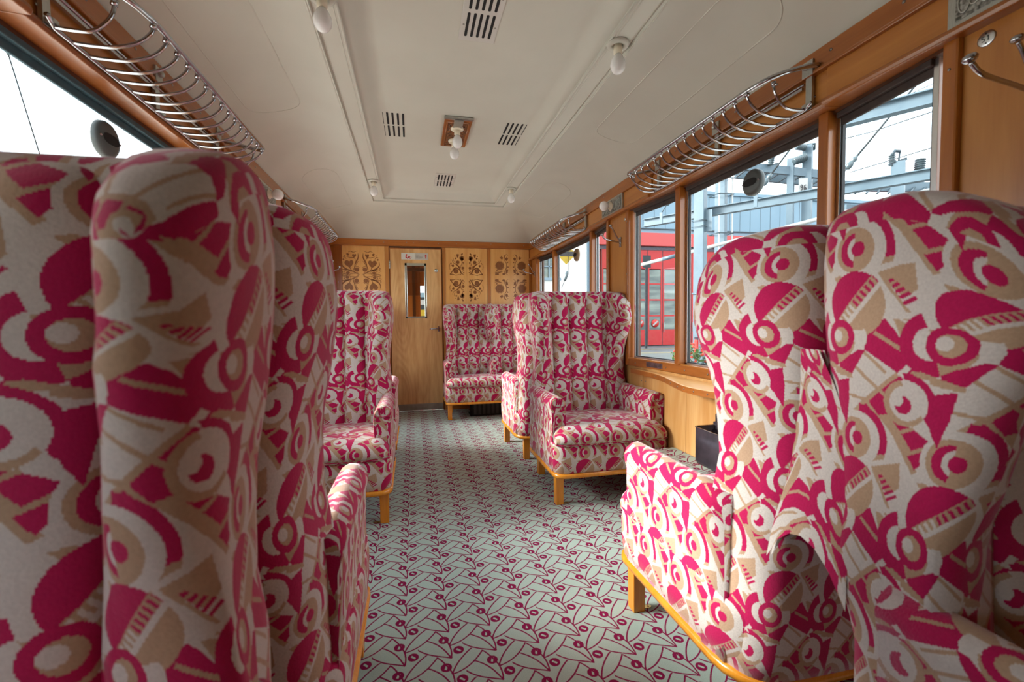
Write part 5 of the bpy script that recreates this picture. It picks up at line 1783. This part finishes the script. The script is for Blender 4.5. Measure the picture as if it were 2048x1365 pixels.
# second mast with conduits
m2 = empty('cable_mast', (0, 0, 0), 0, 'steel mast with cable conduits standing just right of the main mast', 'mast')
q2 = Vector((9.52, 12.38, 0))
MB().bar(q2 + Vector((0, 0, GZ)), q2 + Vector((0, 0, 6.1)), 0.24, 0.30, BD).build('mast_column', GALV, m2, 0.01)
for dx in (-0.22, 0.24):
    c_ = MB()
    c_.tube([tuple(q2 + Vector((dx, -0.2, GZ))), tuple(q2 + Vector((dx, -0.2, 5.4)))], 0.025, 8)
    c_.build('conduit', WHITEPAINT, m2)
for z in (0.2, 1.3, 2.6, 3.7, 4.9, 5.4):
    MB().tube([tuple(q2 + Vector((sx1 * 0.26, sy1 * 0.24, z))) for sx1, sy1 in ((-1, -1), (1, -1), (1, 1), (-1, 1))], 0.02, 6, True).build('band', GALVD, m2)
MB().tube(spline([tuple(q2 + Vector((-0.25, -0.25, 0.25))), tuple(q2 + Vector((-0.42, -0.3, 0.0))), tuple(q2 + Vector((-0.5, -0.3, -0.5))), tuple(q2 + Vector((-0.5, -0.3, GZ)))], 5), 0.035, 8).build('cable', RUBBER, m2)
MB().tube(spline([tuple(q2 + Vector((-0.12, -0.25, 0.25))), tuple(q2 + Vector((-0.3, -0.3, 0.0))), tuple(q2 + Vector((-0.36, -0.3, -0.5))), tuple(q2 + Vector((-0.36, -0.3, GZ)))], 5), 0.035, 8).build('cable', RUBBER, m2)

# switch gantry in the distance: two posts, a lattice platform and ribbed insulators
def ribbed(parent, a, b, r, n=7):
    a, b = Vector(a), Vector(b)
    L_ = (b - a).length
    prof = [(0.012, 0)]
    for k in range(n):
        h = L_ * (k + 0.5) / n
        prof += [(r * 0.45, h - L_ * 0.4 / n), (r, h - L_ * 0.1 / n), (r, h + L_ * 0.05 / n), (r * 0.45, h + L_ * 0.35 / n)]
    prof.append((0.012, L_))
    MB().lathe(prof, tuple(a), tuple((b - a).normalized()), 10).build('ribbed_insulator', INSUL, parent)
gy = empty('switch_gantry', (0, 0, 0), 0, 'distant steel switch gantry with lattice platform and ribbed insulators', 'gantry')
def at(px, py, d): return ray_at(px, py, d)
DG = 20.0
for (px, w, ytop, ybot) in ((1582, 0.26, 318, 420), (1616, 0.36, 292, 430)):
    a, b = at(px, ytop, DG), at(px, ybot, DG)
    MB().bar((a.x, a.y, GZ), a, w, w, BD).build('gantry_post', GALV, gy)
ea, eb = at(1490, 333, DG), at(1668, 352, DG)
for off in (0.0, -1.1):
    dv = Vector((0.3, 0.95, 0)) * (off * -1)
    MB().bar(ea + dv, eb + dv, 0.14, 0.36).build('platform_beam', GALV, gy)
for k in range(9):
    p_ = ea + (eb - ea) * (k / 8)
    MB().bar(p_ - Vector((0, 0, 0.18)), p_ + Vector((0.33, 1.05, -0.18)), 0.06, 0.06).build('platform_rung', GALVD, gy)
MB().bar(at(1582, 330, DG), at(1610, 322, DG), 0.1, 0.1).build('platform_rung', GALVD, gy)
ribbed(gy, at(1586, 324, DG - .2), at(1612, 314, DG - .2), 0.17, 8)
ribbed(gy, at(1592, 293, DG - .2), at(1612, 296, DG - .2), 0.15, 7)
ribbed(gy, at(1541, 331, DG - .2), at(1544, 310, DG - .2), 0.13, 5)
MB().bar(at(1525, 336, DG), at(1556, 328, DG), 0.1, 0.1).build('switch_arm', GALVD, gy)
MB().tube([tuple(at(1600, 292, DG)), tuple(at(1630, 288, DG)), tuple(at(1628, 300, DG))], 0.06, 8).build('switch_arm', GALVD, gy)
npl = MB()
na, nb = at(1600, 357, DG - .3), at(1613, 382, DG - .3)
npl.bar((na + nb) / 2 + Vector((0, 0, 0.28)), (na + nb) / 2 - Vector((0, 0, 0.28)), 0.36, 0.02, (0.35, 0.93, 0))
plate_ = npl.build('number_plate', WHITEPAINT, gy)
dg_ = MB()
for i_, ch in enumerate('96'):
    st0 = DIGITS['9'][0]
    q_ = [(x, y) if ch == '9' else (1 - x, 1 - y) for x, y in st0]
    c0 = at(1600.5 + 7.5 * i_, 380.5, DG - .35)
    c1, c2 = at(1606.0 + 7.5 * i_, 380.5, DG - .35) - c0, at(1600.5 + 7.5 * i_, 370.0, DG - .35) - c0
    dg_.tube([tuple(c0 + c1 * x + c2 * y) for x, y in q_], 0.022, 6)
dg_.build('digits', RUBBER, plate_)
g2 = empty('far_switchgear', (0, 0, 0), 0, 'far high-voltage switchgear with insulators above the near right armchair', 'switchgear')
DH = 19.0
for (px, w, yt) in ((1797, 0.46, 325),):
    a = at(px, yt, DH)
    MB().bar((a.x, a.y, GZ), a, w, w, BD).build('gantry_post', GALV, g2)
MB().bar(at(1680, 372, DH + 4), at(1890, 376, DH + 4), 0.2, 0.5).build('platform_beam', GALV, g2)
MB().bar(at(1690, 418, DH + 4), at(1880, 428, DH + 4), 0.2, 0.4).build('platform_beam', GALV, g2)
for k in range(8):
    a, b = at(1720 + 22 * k, 374, DH + 4), at(1710 + 22 * k, 388, DH + 3)
    MB().bar(a, b, 0.07, 0.07).build('platform_rung', GALVD, g2)
ribbed(g2, at(1785, 328, DH), at(1784, 310, DH), 0.14, 5)
ribbed(g2, at(1839, 340, DH), at(1841, 318, DH), 0.20, 5)
MB().bar(at(1779, 330, DH), at(1812, 318, DH), 0.12, 0.12).build('switch_arm', GALVD, g2)
MB().tube([tuple(at(1784, 310, DH)), tuple(at(1790, 302, DH)), tuple(at(1800, 303, DH))], 0.07, 8).build('switch_arm', GALVD, g2)
MB().tube([tuple(at(1800, 303, DH)), tuple(at(1797, 325, DH))], 0.035, 6).build('switch_arm', GALVD, g2)

def wire(name, pts, r, lab):
    w = MB()
    w.tube([tuple(p) for p in pts], r, 6)
    tag(w.build(name, WIRE), lab, 'wire', 'overhead wires')
wire('overhead_wire', [at(1683, 279, 12), at(1740, 265, 11.4), at(1890, 215, 10)], 0.012, 'overhead wire just below the higher crossbeam')
wire('overhead_wire', [at(1700, 345, 16), at(1790, 318, 14.5), at(1890, 288, 13)], 0.016, 'overhead wire crossing before the far switchgear')
wire('overhead_wire', [at(1760, 215, 14), at(1890, 157, 11)], 0.010, 'thin overhead wire above the higher crossbeam')
wire('overhead_wire', [at(1560, 300, 24), at(1600, 284, 22), at(1646, 280, 21)], 0.012, 'sagging wire at the distant switch gantry')

# geraniums in a planter below the middle pane
def scatter_leaves(mb, c, rx, rz, n, size, rng):
    for _ in range(n):
        th, ph, rr_ = rng.uniform(0, 2 * PI), math.acos(rng.uniform(-1, 1)), rng.uniform(0.5, 1.0) ** 0.5
        p = Vector((c[0] + rx * rr_ * math.sin(ph) * math.cos(th), c[1] + rx * rr_ * math.sin(ph) * math.sin(th), c[2] + rz * rr_ * math.cos(ph)))
        a = Vector((rng.uniform(-1, 1), rng.uniform(-1, 1), rng.uniform(-0.4, 1))).normalized()
        b = a.cross(Vector((rng.uniform(-1, 1), rng.uniform(-1, 1), 0.3))).normalized()
        c2 = a.cross(b)
        s_ = size * rng.uniform(0.7, 1.2)
        mb.add([p - b * s_, p + c2 * s_ * 0.6 + a * s_ * 0.15, p + b * s_, p - c2 * s_ * 0.6 + a * s_ * 0.15], [(0, 1, 2, 3)])
rng = random.Random(9)
gp = empty('geranium_planter', (0, 0, 0), 0, 'red geraniums in a trough at the foot of the steel mast', 'planter')
gc = at(1372, 712, 9.3)
tr = MB()
tr.prism([(gc.x - 0.40, gc.z - 0.52), (gc.x + 0.95, gc.z - 0.52), (gc.x + 1.0, gc.z - 0.20), (gc.x - 0.45, gc.z - 0.20)], gc.y - 0.16, gc.y + 0.16, 'y')
tr.build('trough', GALV, gp, 0.01)
MB().box(gc.x - 0.2, gc.x - 0.1, gc.y - 0.05, gc.y + 0.05, GZ, gc.z - 0.5).box(gc.x + 0.65, gc.x + 0.75, gc.y - 0.05, gc.y + 0.05, GZ, gc.z - 0.5).build('stand', GALV, gp)
lv = MB(); fw = MB()
for dx in (-0.12, 0.10, 0.45, 0.78):
    scatter_leaves(lv, (gc.x + dx, gc.y, gc.z - 0.02), 0.21, 0.24, 190, 0.035, rng)
    for _ in range(26):
        p = Vector((gc.x + dx + rng.uniform(-0.2, 0.2), gc.y + rng.uniform(-0.22, 0.12), gc.z + rng.uniform(-0.16, 0.26)))
        fw.lathe([(0.001, -0.02), (0.026, -0.008), (0.030, 0.006), (0.012, 0.018), (0.001, 0.02)], p, (rng.uniform(-1, 1), -1, rng.uniform(0, 1)), 6)
tag(lv.build('foliage', LEAFM, gp), kind='stuff')
tag(fw.build('flowers', PETAL, gp), kind='stuff')

# yellow works vehicle glimpsed through the vestibule
yv = empty('yellow_wagon', (0, 0, 0), 0, 'yellow and dark striped wagon glimpsed through the door glass', 'wagon')
for k, (z0, z1, m_) in enumerate(((-0.6, 0.55, WIRE), (0.55, 0.72, WHITEPAINT), (0.72, 0.90, YELLOW), (0.90, 0.96, WIRE), (0.96, 1.10, YELLOW), (1.10, 1.19, WIRE), (1.19, 1.34, YELLOW), (1.34, 1.46, WIRE), (1.46, 1.58, WHITEPAINT), (1.58, 1.64, WIRE), (1.64, 1.75, CLAD))):
    MB().box(-0.9, 1.7, 11.0 - 0.004 * k, 12.2, z0, z1).build('stripe', m_, yv)
for x in (-0.6, 1.4):
    MB().lathe([(0.35, -0.05), (0.35, 0.05), (0.1, 0.08), (0.001, 0.08)], (x, 10.98, GZ + 0.36), (0, -1, 0), 20).build('wheel', DARKTIN, yv)

# ---- outside, left of the coach: a thin wire against the bright sky
wl = MB()
wl.tube([(-2.4, 3.22, 3.4), (-2.4, 3.36, 2.9), (-2.4, 3.62, 2.2), (-2.4, 3.8, 1.4)], 0.004, 6)
for z, y in ((2.98, 3.33), (2.86, 3.38), (2.74, 3.42)): wl.lathe([(0.004, -0.03), (0.014, 0), (0.004, 0.03)], (-2.4, y, z), (0, 0.3, -1), 8)
tag(wl.build('hanging_wire', WIRE), 'thin beaded wire hanging outside the bright left window', 'wire')
